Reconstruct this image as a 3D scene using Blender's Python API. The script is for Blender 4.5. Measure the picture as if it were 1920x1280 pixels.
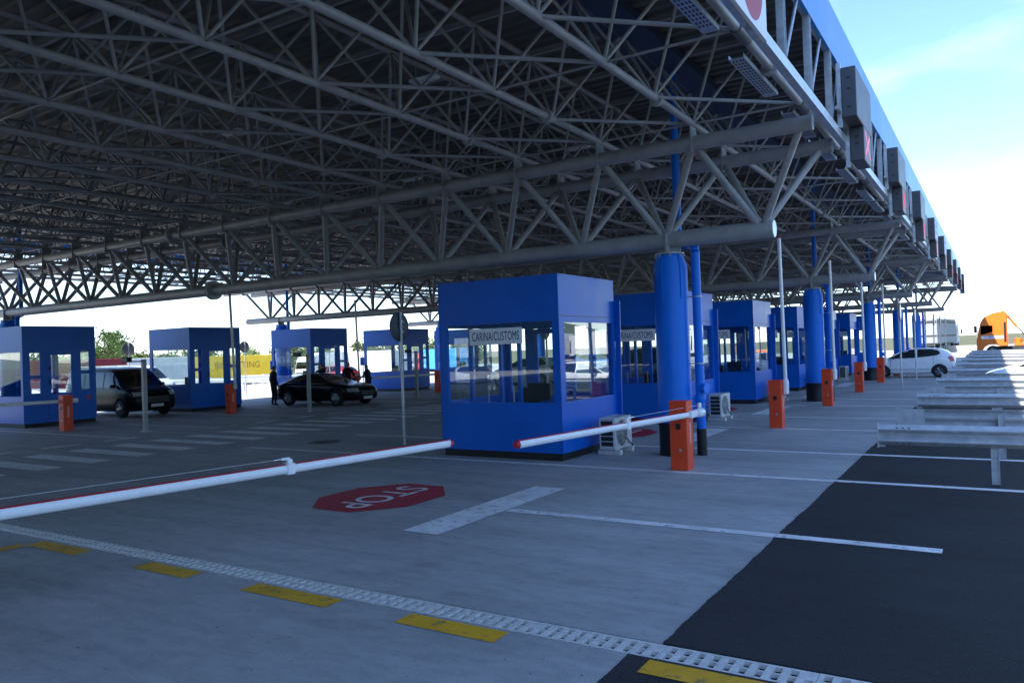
import bpy, bmesh, math, random
from mathutils import Vector, Matrix
from mathutils.bvhtree import BVHTree
random.seed(7)
R = math.radians
for o in list(bpy.data.objects):
    bpy.data.objects.remove(o, do_unlink=True)
scene = bpy.context.scene
COL = scene.collection

# ------------------------------------------------------------------ camera
CAM_F, CAM_YAW, CAM_PITCH, CAM_ROLL, CAM_H = 1439.25, -0.56105701, 0.01077847, -0.03470302, 2.1
fw = Vector((math.sin(CAM_YAW) * math.cos(CAM_PITCH), math.cos(CAM_YAW) * math.cos(CAM_PITCH), math.sin(CAM_PITCH)))
rt = fw.cross(Vector((0, 0, 1))).normalized()
up = rt.cross(fw)
c_, s_ = math.cos(CAM_ROLL), math.sin(CAM_ROLL)
rt2, up2 = rt * c_ + up * s_, up * c_ - rt * s_
cd = bpy.data.cameras.new('camera')
cam = bpy.data.objects.new('camera', cd)
COL.objects.link(cam)
m = Matrix((rt2, up2, -fw)).transposed().to_4x4()
m.translation = Vector((0, 0, CAM_H))
cam.matrix_world = m
cd.sensor_width = 36
cd.lens = 36 * CAM_F / 1920
cd.clip_start, cd.clip_end = 0.1, 8000
scene.camera = cam
scene.render.resolution_x, scene.render.resolution_y = 1024, 682

# ------------------------------------------------------------------ light
SUN_DIR = Vector((0.36, 0.87, -1.0)).normalized()          # direction the sunlight travels
elev = math.asin(-SUN_DIR.z)
wd = bpy.data.worlds.new('World')
scene.world = wd
wd.use_nodes = True
nt = wd.node_tree
nt.nodes.clear()
out = nt.nodes.new('ShaderNodeOutputWorld')
bg = nt.nodes.new('ShaderNodeBackground')
sky = nt.nodes.new('ShaderNodeTexSky')
sky.sky_type = 'NISHITA'
sky.sun_disc = False
sky.sun_elevation = elev
sky.sun_rotation = math.atan2(-SUN_DIR.x, -SUN_DIR.y)
sky.air_density, sky.dust_density, sky.ozone_density = 1.0, 0.1, 4.0
bg.inputs['Strength'].default_value = 0.15
# thin wisps of cirrus in the sky
tc = nt.nodes.new('ShaderNodeTexCoord')
mp = nt.nodes.new('ShaderNodeMapping')
mp.inputs['Scale'].default_value = (1.6, 1.1, 4.2)
mp.inputs['Rotation'].default_value = (0.3, 0.5, 0.6)
nz = nt.nodes.new('ShaderNodeTexNoise')
nz.inputs['Scale'].default_value = 2.1
nz.inputs['Detail'].default_value = 7
nz.inputs['Roughness'].default_value = 0.58
nz.inputs['Distortion'].default_value = 0.5
rp = nt.nodes.new('ShaderNodeValToRGB')
rp.color_ramp.elements[0].position = 0.47
rp.color_ramp.elements[1].position = 0.80
rp.color_ramp.elements[0].color = (0, 0, 0, 1)
rp.color_ramp.elements[1].color = (0.30, 0.30, 0.30, 1)
mx = nt.nodes.new('ShaderNodeMix')
mx.data_type = 'RGBA'
mx.inputs['B'].default_value = (6.2, 6.5, 6.8, 1)
nt.links.new(tc.outputs['Generated'], mp.inputs['Vector'])
nt.links.new(mp.outputs['Vector'], nz.inputs['Vector'])
nt.links.new(nz.outputs['Fac'], rp.inputs['Fac'])
nt.links.new(rp.outputs['Color'], mx.inputs['Factor'])
nt.links.new(sky.outputs['Color'], mx.inputs['A'])
# the camera's cool daylight white balance, applied evenly to the whole sky
wb = nt.nodes.new('ShaderNodeMix')
wb.data_type = 'RGBA'
wb.blend_type = 'MULTIPLY'
wb.inputs['Factor'].default_value = 1.0
wb.inputs['B'].default_value = (0.82, 0.88, 0.99, 1)
nt.links.new(mx.outputs['Result'], wb.inputs['A'])
nt.links.new(wb.outputs['Result'], bg.inputs['Color'])
nt.links.new(bg.outputs['Background'], out.inputs['Surface'])
sl = bpy.data.lights.new('sun', 'SUN')
sl.energy = 4.6
sl.angle = R(0.5)
sl.color = (1.0, 0.95, 0.87)
so = bpy.data.objects.new('sun', sl)
COL.objects.link(so)
so.rotation_euler = SUN_DIR.to_track_quat('-Z', 'Y').to_euler()
so.location = (-20, -40, 60)
vs = scene.view_settings
vs.view_transform = 'Standard'
vs.look = 'None'
vs.gamma = 1
vs.use_curve_mapping = False
vs.exposure = 1.45
scene.render.engine = 'CYCLES'
scene.cycles.max_bounces = 8
scene.cycles.transparent_max_bounces = 24
scene.cycles.diffuse_bounces = 4

# ------------------------------------------------------------------ materials
MATS = {}
def mat(name, col, rough=0.5, metal=0.0, var=0.0, vscale=4.0, bump=0.0, bscale=60.0, spec=0.5, coat=0.0, emit=None, estr=0.0, stretch=(1, 1, 1), col2=None):
    if name in MATS:
        return MATS[name]
    mt = bpy.data.materials.new(name)
    mt.use_nodes = True
    n = mt.node_tree
    b = n.nodes['Principled BSDF']
    b.inputs['Base Color'].default_value = (*col, 1)
    b.inputs['Roughness'].default_value = rough
    b.inputs['Metallic'].default_value = metal
    b.inputs['Specular IOR Level'].default_value = spec
    b.inputs['Coat Weight'].default_value = coat
    if emit:
        b.inputs['Emission Color'].default_value = (*emit, 1)
        b.inputs['Emission Strength'].default_value = estr
    if var or bump:
        t = n.nodes.new('ShaderNodeTexCoord')
        mpn = n.nodes.new('ShaderNodeMapping')
        mpn.inputs['Scale'].default_value = stretch
        n.links.new(t.outputs['Object'], mpn.inputs['Vector'])
    if var:
        z = n.nodes.new('ShaderNodeTexNoise')
        z.inputs['Scale'].default_value = vscale
        z.inputs['Detail'].default_value = 8
        z.inputs['Roughness'].default_value = 0.62
        n.links.new(mpn.outputs['Vector'], z.inputs['Vector'])
        r = n.nodes.new('ShaderNodeValToRGB')
        r.color_ramp.elements[0].position = 0.3
        r.color_ramp.elements[1].position = 0.7
        a = col2 if col2 else tuple(max(0, c * (1 - var)) for c in col)
        d = tuple(min(1, c * (1 + var)) for c in col) if not col2 else col
        r.color_ramp.elements[0].color = (*a, 1)
        r.color_ramp.elements[1].color = (*d, 1)
        n.links.new(z.outputs['Fac'], r.inputs['Fac'])
        n.links.new(r.outputs['Color'], b.inputs['Base Color'])
        mr = n.nodes.new('ShaderNodeMapRange')
        mr.inputs['To Min'].default_value = max(0.02, rough - 0.12)
        mr.inputs['To Max'].default_value = min(1, rough + 0.12)
        n.links.new(z.outputs['Fac'], mr.inputs['Value'])
        n.links.new(mr.outputs['Result'], b.inputs['Roughness'])
    if bump:
        z2 = n.nodes.new('ShaderNodeTexNoise')
        z2.inputs['Scale'].default_value = bscale
        z2.inputs['Detail'].default_value = 4
        n.links.new(mpn.outputs['Vector'], z2.inputs['Vector'])
        bp = n.nodes.new('ShaderNodeBump')
        bp.inputs['Strength'].default_value = bump
        bp.inputs['Distance'].default_value = 0.01
        n.links.new(z2.outputs['Fac'], bp.inputs['Height'])
        n.links.new(bp.outputs['Normal'], b.inputs['Normal'])
    MATS[name] = mt
    return mt

def ground_mat(name, base, dark, light, scale=0.35, spots=0.5, speck=(0.5, 0.5, 0.5), rough=0.8, bstr=0.35, streak=0.5):
    """poured slab or asphalt: broad patches, streaks along the lanes, fine grain and small specks"""
    mt = bpy.data.materials.new(name)
    mt.use_nodes = True
    n, L = mt.node_tree.nodes, mt.node_tree.links
    b = n['Principled BSDF']
    t = n.new('ShaderNodeTexCoord')
    def noise(sc, det, st=(1, 1, 1), ro=0.6):
        q = n.new('ShaderNodeMapping')
        q.inputs['Scale'].default_value = st
        L.new(t.outputs['Object'], q.inputs['Vector'])
        z = n.new('ShaderNodeTexNoise')
        z.inputs['Scale'].default_value = sc
        z.inputs['Detail'].default_value = det
        z.inputs['Roughness'].default_value = ro
        L.new(q.outputs['Vector'], z.inputs['Vector'])
        return z.outputs['Fac']
    def ramp(f, p0, p1, c0, c1):
        r = n.new('ShaderNodeValToRGB')
        r.color_ramp.elements[0].position, r.color_ramp.elements[1].position = p0, p1
        r.color_ramp.elements[0].color, r.color_ramp.elements[1].color = (*c0, 1), (*c1, 1)
        L.new(f, r.inputs['Fac'])
        return r.outputs['Color']
    def mix(mode, fac, a, c):
        x = n.new('ShaderNodeMix')
        x.data_type = 'RGBA'
        x.blend_type = mode
        x.inputs['Factor'].default_value = fac
        L.new(a, x.inputs['A'])
        L.new(c, x.inputs['B'])
        return x.outputs['Result']
    W, G = (1, 1, 1), (0.62, 0.62, 0.62)
    cc = ramp(noise(scale, 9), 0.3, 0.72, dark, light)
    cc = mix('MULTIPLY', streak, cc, ramp(noise(0.9, 6, (0.22, 2.6, 1)), 0.35, 0.6, G, W))
    cc = mix('MULTIPLY', 0.55, cc, ramp(noise(6, 8, (0.6, 1.3, 1), 0.7), 0.36, 0.56, (0.7, 0.7, 0.7), W))
    cc = mix('MULTIPLY', spots, cc, ramp(noise(17, 3), 0.27, 0.33, (0.25, 0.25, 0.25), W))
    cc = mix('SCREEN', 0.5, cc, ramp(noise(44, 2), 0.70, 0.78, (0, 0, 0), speck))
    cc = mix('MULTIPLY', 0.4, cc, ramp(noise(1.1, 5, (0.8, 1.3, 1), 0.55), 0.60, 0.72, W, (0.62, 0.62, 0.62)))
    cc = mix('MULTIPLY', 0.6, cc, ramp(noise(150, 2), 0.36, 0.62, (0.5, 0.5, 0.5), (1.25, 1.25, 1.25)))
    L.new(cc, b.inputs['Base Color'])
    b.inputs['Roughness'].default_value = rough
    b.inputs['Specular IOR Level'].default_value = 0.35
    bp = n.new('ShaderNodeBump')
    bp.inputs['Strength'].default_value = bstr
    bp.inputs['Distance'].default_value = 0.012
    L.new(noise(70, 5), bp.inputs['Height'])
    L.new(bp.outputs['Normal'], b.inputs['Normal'])
    MATS[name] = mt
    return mt

def paint_mat(name, col, under, wear=0.46):
    """road paint worn through to the surface below in small flakes"""
    mt = bpy.data.materials.new(name)
    mt.use_nodes = True
    n, L = mt.node_tree.nodes, mt.node_tree.links
    b = n['Principled BSDF']
    t = n.new('ShaderNodeTexCoord')
    def noise(sc, det, ro=0.65):
        z = n.new('ShaderNodeTexNoise')
        z.inputs['Scale'].default_value = sc
        z.inputs['Detail'].default_value = det
        z.inputs['Roughness'].default_value = ro
        L.new(t.outputs['Object'], z.inputs['Vector'])
        return z.outputs['Fac']
    r = n.new('ShaderNodeValToRGB')
    r.color_ramp.elements[0].position, r.color_ramp.elements[1].position = wear - 0.16, wear - 0.06
    r.color_ramp.elements[0].color, r.color_ramp.elements[1].color = (*under, 1), (*col, 1)
    L.new(noise(9, 10), r.inputs['Fac'])
    r2 = n.new('ShaderNodeValToRGB')
    r2.color_ramp.elements[0].position, r2.color_ramp.elements[1].position = 0.3, 0.65
    r2.color_ramp.elements[0].color = (0.62, 0.62, 0.62, 1)
    L.new(noise(2.2, 8), r2.inputs['Fac'])
    x = n.new('ShaderNodeMix')
    x.data_type = 'RGBA'
    x.blend_type = 'MULTIPLY'
    x.inputs['Factor'].default_value = 0.8
    L.new(r.outputs['Color'], x.inputs['A'])
    L.new(r2.outputs['Color'], x.inputs['B'])
    L.new(x.outputs['Result'], b.inputs['Base Color'])
    b.inputs['Roughness'].default_value = 0.65
    MATS[name] = mt
    return mt

def glass_mat(name, tint=(0.93, 0.965, 0.965), ior=1.55, rough=0.0):
    mt = bpy.data.materials.new(name)
    mt.use_nodes = True
    n, L = mt.node_tree.nodes, mt.node_tree.links
    n.clear()
    o = n.new('ShaderNodeOutputMaterial')
    mxs = n.new('ShaderNodeMixShader')
    lw = n.new('ShaderNodeLayerWeight')
    lw.inputs['Blend'].default_value = 0.5
    pw = n.new('ShaderNodeMath')
    pw.operation = 'POWER'
    pw.inputs[1].default_value = 4.0
    L.new(lw.outputs['Facing'], pw.inputs[0])
    fr = n.new('ShaderNodeMapRange')
    fr.inputs['To Min'].default_value = ((ior - 1) / (ior + 1)) ** 2
    fr.inputs['To Max'].default_value = 1.0
    L.new(pw.outputs['Value'], fr.inputs['Value'])
    tr = n.new('ShaderNodeBsdfTransparent')
    tr.inputs['Color'].default_value = (*tint, 1)
    gl = n.new('ShaderNodeBsdfGlossy')
    gl.inputs['Roughness'].default_value = rough
    gl.inputs['Color'].default_value = (0.95, 0.97, 1, 1)
    L.new(fr.outputs['Result'], mxs.inputs['Fac'])
    L.new(tr.outputs['BSDF'], mxs.inputs[1])
    L.new(gl.outputs['BSDF'], mxs.inputs[2])
    L.new(mxs.outputs['Shader'], o.inputs['Surface'])
    MATS[name] = mt
    return mt

CONC = (0.25, 0.25, 0.245)
ASPH = (0.036, 0.037, 0.040)
ground_mat('concrete', CONC, (0.36, 0.36, 0.352), (0.56, 0.56, 0.545), 0.3, 0.85, streak=0.42)
ground_mat('asphalt', ASPH, (0.019, 0.020, 0.022), (0.034, 0.035, 0.038), 0.5, 0.5, (0.30, 0.30, 0.30), 0.85, 1.0, 0.35)
ground_mat('grassland', (0.08, 0.1, 0.04), (0.07, 0.085, 0.035), (0.16, 0.15, 0.075), 0.05, 0.2, (0.1, 0.1, 0.1), 0.95, 0.3, 0.2)
paint_mat('white_paint', (0.90, 0.90, 0.89), (0.32, 0.32, 0.31), 0.50)
paint_mat('grey_white_paint', (0.86, 0.86, 0.85), (0.30, 0.30, 0.29), 0.50)
paint_mat('yellow_paint', (0.82, 0.42, 0.012), (0.25, 0.2, 0.08), 0.50)
paint_mat('red_paint', (0.50, 0.015, 0.040), (0.24, 0.1, 0.1), 0.42)
BLUE = (0.004, 0.135, 0.60)
mat('booth_blue', BLUE, 0.34, 0, 0.10, 1.2, 0.02, 140, spec=0.3)
mat('column_blue', (0.006, 0.185, 0.74), 0.42, 0, 0.08, 2.0, 0.02, 90, spec=0.3)
mat('fascia_blue', (0.05, 0.32, 0.80), 0.35, 0.0, 0.05, 0.8, 0, spec=0.4)
mat('black_base', (0.010, 0.010, 0.011), 0.6, 0, 0.4, 8)
mat('steel_grey', (0.35, 0.345, 0.34), 0.42, 0.0, 0.18, 3.0, 0.03, 80, spec=0.6)
mat('steel_dark', (0.13, 0.13, 0.135), 0.5, 0.0, 0.2, 3.0)
mat('galvanised', (0.56, 0.58, 0.60), 0.38, 0.75, 0.22, 9.0, 0.04, 50)
mat('deck_metal', (0.135, 0.122, 0.105), 0.5, 0.1, 0.22, 0.7)
mat('gutter_navy', (0.030, 0.050, 0.10), 0.45)
mat('barrier_red', (0.80, 0.066, 0.014), 0.45, 0, 0.12, 5, 0.02, 100)
mat('boom_white', (0.88, 0.88, 0.88), 0.35, 0, 0.05, 6)
mat('boom_red', (0.50, 0.012, 0.030), 0.45)
mat('reflector_pale', (0.80, 0.42, 0.36), 0.3)
mat('black_plastic', (0.014, 0.014, 0.015), 0.45)
mat('rubber', (0.016, 0.016, 0.017), 0.8, 0, 0.3, 20)
mat('sign_white', (0.88, 0.89, 0.90), 0.4, 0, 0.05, 3)
mat('navy_letter', (0.012, 0.030, 0.15), 0.5)
mat('sign_back', (0.19, 0.21, 0.23), 0.5, 0.5, 0.15, 6)
mat('display_grey', (0.075, 0.078, 0.090), 0.45, 0, 0.12, 3)
mat('led_red', (0.5, 0.02, 0.05), 0.4, emit=(1.0, 0.09, 0.16), estr=0.22)
mat('led_blue', (0.05, 0.05, 0.4), 0.4, emit=(0.20, 0.16, 0.95), estr=0.25)
mat('ac_white', (0.62, 0.62, 0.60), 0.45, 0, 0.08, 6)
mat('ac_dark', (0.02, 0.02, 0.022), 0.6)
mat('interior_grey', (0.22, 0.23, 0.25), 0.6, 0, 0.1, 3)
mat('desk_wood', (0.24, 0.15, 0.08), 0.5, 0, 0.25, 5, stretch=(1, 8, 1))
mat('car_white', (0.86, 0.87, 0.88), 0.28, 0, 0.03, 2, coat=0.8)
mat('car_black', (0.005, 0.006, 0.008), 0.22, 0, 0, spec=0.16)
mat('car_grey', (0.16, 0.165, 0.17), 0.3, 0.4, 0, coat=0.7)
mat('car_blue', (0.02, 0.16, 0.55), 0.3, 0, 0, coat=0.8)
mat('car_red', (0.30, 0.02, 0.025), 0.3, 0, 0, coat=0.8)
mat('tail_red', (0.45, 0.01, 0.015), 0.2, coat=1.0)
mat('chrome', (0.6, 0.61, 0.62), 0.15, 1.0)
mat('alloy', (0.40, 0.41, 0.42), 0.3, 0.9)
mat('lamp_clear', (0.55, 0.56, 0.58), 0.12, 0.4, coat=1.0)
mat('plate_white', (0.62, 0.62, 0.62), 0.4, 0, 0.25, 40)
mat('truck_orange', (0.78, 0.17, 0.012), 0.35, 0, 0.06, 2, coat=0.5)
mat('truck_yellow', (0.85, 0.55, 0.02), 0.45, 0, 0.06, 1)
mat('ochre_letter', (0.42, 0.24, 0.015), 0.5)
mat('truck_white', (0.72, 0.72, 0.70), 0.45, 0, 0.08, 1)
mat('truck_red', (0.50, 0.03, 0.03), 0.4, 0, 0.08, 1)
mat('truck_maroon', (0.25, 0.012, 0.03), 0.4, 0, 0.08, 1)
mat('truck_blue', (0.06, 0.32, 0.70), 0.4, 0, 0.08, 1)
mat('truck_pink', (0.62, 0.52, 0.58), 0.5, 0, 0.08, 1)
mat('tarpaulin_grey', (0.24, 0.25, 0.26), 0.6, 0, 0.12, 1.5)
mat('chassis', (0.030, 0.030, 0.032), 0.6, 0, 0.3, 6)
mat('blue_letter', (0.05, 0.09, 0.45), 0.5)
mat('bark', (0.09, 0.065, 0.045), 0.9, 0, 0.35, 6, 0.4, 20)
mat('leaf_green', (0.085, 0.135, 0.028), 0.6, 0, 0.45, 0.9)
mat('leaf_dark', (0.045, 0.085, 0.022), 0.6, 0, 0.45, 0.9)
mat('hill_green', (0.10, 0.14, 0.07), 0.95, 0, 0.3, 0.006)
mat('skin', (0.42, 0.26, 0.19), 0.55)
mat('cloth_black', (0.012, 0.013, 0.016), 0.9, 0, 0.2, 12)
mat('cloth_navy', (0.015, 0.022, 0.05), 0.9, 0, 0.2, 12)
mat('cloth_grey', (0.08, 0.08, 0.09), 0.9, 0, 0.2, 12)
mat('hair', (0.012, 0.009, 0.007), 0.7)
mat('wall_beige', (0.46, 0.42, 0.36), 0.8, 0, 0.1, 1)
mat('channel_dark', (0.006, 0.006, 0.006), 0.95)
mat('grate_concrete', (0.66, 0.65, 0.61), 0.6, 0.15, 0.2, 12, 0.1, 60)
mat('light_diffuser', (0.72, 0.73, 0.74), 0.4)
mat('lime', (0.5, 0.55, 0.08), 0.6)
mat('rail_zinc', (0.50, 0.52, 0.54), 0.42, 0.25, 0.2, 7.0, 0.03, 50)
glass_mat('booth_glass')
glass_mat('car_glass', (0.16, 0.19, 0.20), 1.55)
glass_mat('dark_glass', (0.05, 0.055, 0.06), 1.32)

# ------------------------------------------------------------------ helpers
def M(x):
    return MATS[x] if isinstance(x, str) else x

class MB:
    """collects simple shapes into one mesh"""
    def __init__(s):
        s.v, s.f, s.sm = [], [], []
    def add(s, vs, fs, smooth=False):
        o = len(s.v)
        s.v += [tuple(v) for v in vs]
        for f in fs:
            s.f.append([i + o for i in f])
            s.sm.append(smooth)
        return s
    def box(s, x0, x1, y0, y1, z0, z1, ch=0.0):
        if ch <= 0:
            return s.add([(x0, y0, z0), (x1, y0, z0), (x1, y1, z0), (x0, y1, z0), (x0, y0, z1), (x1, y0, z1), (x1, y1, z1), (x0, y1, z1)],
                         [(0, 3, 2, 1), (4, 5, 6, 7), (0, 1, 5, 4), (1, 2, 6, 5), (2, 3, 7, 6), (3, 0, 4, 7)])
        bm = bmesh.new()
        bmesh.ops.create_cube(bm, size=1)
        for v in bm.verts:
            v.co = Vector((x0 + (v.co.x + .5) * (x1 - x0), y0 + (v.co.y + .5) * (y1 - y0), z0 + (v.co.z + .5) * (z1 - z0)))
        bmesh.ops.bevel(bm, geom=list(bm.edges), offset=ch, segments=1, affect='EDGES', profile=0.5)
        bm.verts.index_update()
        s.add([v.co[:] for v in bm.verts], [[v.index for v in f.verts] for f in bm.faces])
        bm.free()
        return s
    def tube(s, p, q, r, n=8, r2=None, caps=True):
        p, q = Vector(p), Vector(q)
        d = (q - p).normalized()
        a = d.orthogonal().normalized() if abs(d.z) < .9 else Vector((1, 0, 0)).cross(d).normalized()
        b = d.cross(a)
        r2 = r if r2 is None else r2
        vs = []
        for c, rr in ((p, r), (q, r2)):
            for i in range(n):
                t = 2 * math.pi * i / n
                vs.append(c + (a * math.cos(t) + b * math.sin(t)) * rr)
        s.add(vs, [(i, (i + 1) % n, n + (i + 1) % n, n + i) for i in range(n)], True)
        if caps:
            s.add(vs, [tuple(range(n))[::-1], tuple(range(n, 2 * n))])
        return s
    def path(s, pts, r, n=8):
        for a, b in zip(pts[:-1], pts[1:]):
            s.tube(a, b, r, n)
        return s
    def lathe(s, prof, n=24, origin=(0, 0, 0), axis='Z', smooth=True):
        """prof: list of (radius, height)"""
        o = Vector(origin)
        vs = []
        for rr, h in prof:
            for i in range(n):
                t = 2 * math.pi * i / n
                c, k = rr * math.cos(t), rr * math.sin(t)
                vs.append(o + Vector({'Z': (c, k, h), 'X': (h, c, k), 'Y': (k, h, c)}[axis]))
        fs = []
        for j in range(len(prof) - 1):
            for i in range(n):
                fs.append((j * n + i, j * n + (i + 1) % n, (j + 1) * n + (i + 1) % n, (j + 1) * n + i))
        return s.add(vs, fs, smooth)
    def prism(s, poly, a0, a1, axis='Y'):
        """extrude a 2-D outline: axis Y -> (x,z), X -> (y,z), Z -> (x,y)"""
        def P(u, v, a):
            return {'Y': (u, a, v), 'X': (a, u, v), 'Z': (u, v, a)}[axis]
        n = len(poly)
        vs = [P(u, v, a0) for u, v in poly] + [P(u, v, a1) for u, v in poly]
        fs = [(i, (i + 1) % n, n + (i + 1) % n, n + i) for i in range(n)] + [tuple(range(n))[::-1], tuple(range(n, 2 * n))]
        return s.add(vs, fs)
    def mesh(s, name, mt, fix=True):
        me = bpy.data.meshes.new(name)
        me.from_pydata(s.v, [], s.f)
        for p, k in zip(me.polygons, s.sm):
            p.use_smooth = k
        if fix:
            bm = bmesh.new()
            bm.from_mesh(me)
            bmesh.ops.recalc_face_normals(bm, faces=bm.faces)
            bm.to_mesh(me)
            bm.free()
        for q in (mt if isinstance(mt, (list, tuple)) else [mt]):
            me.materials.append(M(q))
        me.update()
        return me
    def build(s, name, mt, parent=None, loc=None, fix=True):
        return link(name, s.mesh(name, mt, fix), parent, loc)

def link(name, data, parent=None, loc=None, rz=0):
    o = bpy.data.objects.new(name, data)
    COL.objects.link(o)
    if parent:
        o.parent = parent
    if loc is not None:
        o.location = loc
    if rz:
        o.rotation_euler = (0, 0, rz)
    return o
def tag(o, label=None, cat=None, group=None, kind=None):
    for k, v in (('label', label), ('category', cat), ('group', group), ('kind', kind)):
        if v:
            o[k] = v
    return o
def thing(name, label, cat, loc=(0, 0, 0), rz=0, group=None):
    return tag(link(name, None, None, loc, rz), label, cat, group)
def copy_tree(o, parent=None):
    c = o.copy()
    COL.objects.link(c)
    c.parent = parent
    for ch in list(o.children):
        copy_tree(ch, c)
    return c
def evaluated(ob):
    dg = bpy.context.evaluated_depsgraph_get()
    dg.update()
    return bpy.data.meshes.new_from_object(ob.evaluated_get(dg))
def text_mesh(name, body, size, mt, extrude=0.0, xscale=1.0, bold=0.0, spacing=1.0):
    cu = bpy.data.curves.new(name, 'FONT')
    cu.body = body
    cu.size = size
    cu.align_x, cu.align_y = 'CENTER', 'CENTER'
    cu.extrude = extrude
    cu.offset = bold
    cu.space_character = spacing
    ob = bpy.data.objects.new(name, cu)
    COL.objects.link(ob)
    me = evaluated(ob)
    bpy.data.objects.remove(ob)
    for v in me.vertices:
        v.co.x *= xscale
    me.materials.clear()
    me.materials.append(M(mt))
    return me
ORD = ['nearest', 'second', 'third', 'fourth', 'fifth', 'sixth', 'seventh', 'eighth', 'ninth', 'tenth', 'eleventh', 'twelfth', 'thirteenth', 'fourteenth', 'fifteenth', 'sixteenth', 'seventeenth', 'eighteenth', 'nineteenth', 'twentieth', 'twenty-first', 'twenty-second', 'twenty-third', 'twenty-fourth']
def project(p):
    d = Vector(p) - Vector((0, 0, CAM_H))
    w = d.dot(fw)
    if w < 0.1:
        return None
    return 960 + CAM_F * d.dot(rt2) / w, 640 - CAM_F * d.dot(up2) / w

P = 6.79          # distance between islands
NK = 9            # islands along the plaza

# ------------------------------------------------------------------ ground
def sheet(name, x0, x1, y0, y1, mt, z=0.0, t=0.3):
    b = MB().box(x0, x1, y0, y1, z - t, z)
    return tag(b.build(name, mt), kind='structure')
sheet('concrete_pavement', -52, -1.90, 5.12, 130, 'concrete')
sheet('concrete_apron', -52, -2.05, -40, 4.84, 'concrete')
def asphalt(name, x0, y0, y1, step):
    rnd = random.Random(name)
    pts, y = [], y0
    drift = 0.0
    while y < y1:
        drift = max(-.010, min(.010, drift + rnd.uniform(-.0035, .0035)))
        pts.append((x0 + drift + rnd.uniform(-.007, .007), y))
        y += step * (1 + max(0, y - 12) * .15)
    pts.append((x0, y1))
    b = MB()
    n = len(pts)
    b.add([(x, y, .004) for x, y in pts] + [(110, y, .004) for x, y in pts], [(i, n + i, n + i + 1, i + 1) for i in range(n - 1)])
    b.add([(x, y, .004) for x, y in pts] + [(x, y, -.3) for x, y in pts], [(i, i + 1, n + i + 1, n + i) for i in range(n - 1)])
    b.add([(pts[0][0], y0, .004), (110, y0, .004), (110, y0, -.3), (pts[0][0], y0, -.3)], [(0, 3, 2, 1)])
    b.add([(pts[-1][0], y1, .004), (110, y1, .004), (110, y1, -.3), (pts[-1][0], y1, -.3)], [(0, 1, 2, 3)])
    tag(b.build(name, 'asphalt', fix=False), kind='structure')
asphalt('asphalt_road', -2.06, 5.12, 130, .035)
asphalt('asphalt_apron', -2.19, -40, 4.84, .5)
bm = bmesh.new()
bmesh.ops.create_grid(bm, x_segments=120, y_segments=120, size=1)
for v in bm.verts:
    sx = math.copysign(abs(v.co.x) ** 2.2, v.co.x) * 2600
    sy = math.copysign(abs(v.co.y) ** 2.2, v.co.y) * 2600
    z = -0.36
    if sx < -50:
        z -= min(1.0, (-50 - sx) / 22) * 1.15
    rr = math.hypot(sx, sy)
    v.co = Vector((sx, sy, z))
me = bpy.data.meshes.new('ground')
bm.to_mesh(me)
bm.free()
me.materials.append(M('grassland'))
tag(link('ground', me), kind='structure')
sheet('service_road', -120, -52.6, -40, 170, 'concrete', -1.42, 0.2).rotation_euler = (0, 0, 0)
# low hills, in one mesh with an added light-blocking bank
bm = bmesh.new()
ring = []
for i in range(81):
    a = R(-118 + i)
    h = (26 + 20 * math.sin(a * 3 + 1) + 10 * math.sin(a * 7 + 2) + 5 * math.sin(a * 17)) * min(1, i / 12, (80 - i) / 25)
    row = []
    for j, (rr, hh) in enumerate(((1250, -2), (1500, max(4, h) * .55), (1800, max(6, h)), (2300, -2))):
        row.append(bm.verts.new((rr * math.sin(a), rr * math.cos(a), hh)))
    ring.append(row)
for a, b in zip(ring[:-1], ring[1:]):
    for j in range(3):
        f = bm.faces.new((a[j], b[j], b[j + 1], a[j + 1]))
        f.smooth = True
ring = []
for i in range(61):
    a = R(14 + i * 2.6)
    h = (20 + 5 * math.sin(a * 5) + 5 * math.sin(a * 13 + 1)) * min(1, i / 10, (60 - i) / 8)
    ring.append([bm.verts.new((rr * math.sin(a), rr * math.cos(a), hh)) for rr, hh in ((190, -1.5), (215, h * .45), (250, h * .85), (300, h), (420, -2))])
blocker_ring = []  # unseen bank behind the camera, added to block horizon light and glass reflections
for i in range(61):
    a = R(98 + i * 2.7)
    h = (11 + 1.5 * math.sin(a * 9) + math.sin(a * 23)) * min(1, i / 5 + .2, (60 - i) / 5 + .1)
    k = 1.0 / max(abs(math.cos(a)), abs(math.sin(a)) * .8, .5)
    blocker_ring.append([bm.verts.new((rr * k * math.sin(a), rr * k * math.cos(a), hh)) for rr, hh in ((44, -1.5), (48, h * .62), (52, h), (70, h), (90, -2))])
for a, b in zip(blocker_ring[:-1], blocker_ring[1:]):
    for j in range(4):
        f = bm.faces.new((a[j], b[j], b[j + 1], a[j + 1]))
        f.smooth = True
for a, b in zip(ring[:-1], ring[1:]):
    for j in range(4):
        f = bm.faces.new((a[j], b[j], b[j + 1], a[j + 1]))
        f.smooth = True
me = bpy.data.meshes.new('hills_and_blocker_bank')
bm.to_mesh(me)
bm.free()
me.materials.append(M('hill_green'))
tag(link('hills_and_blocker_bank', me), kind='structure')

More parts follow.
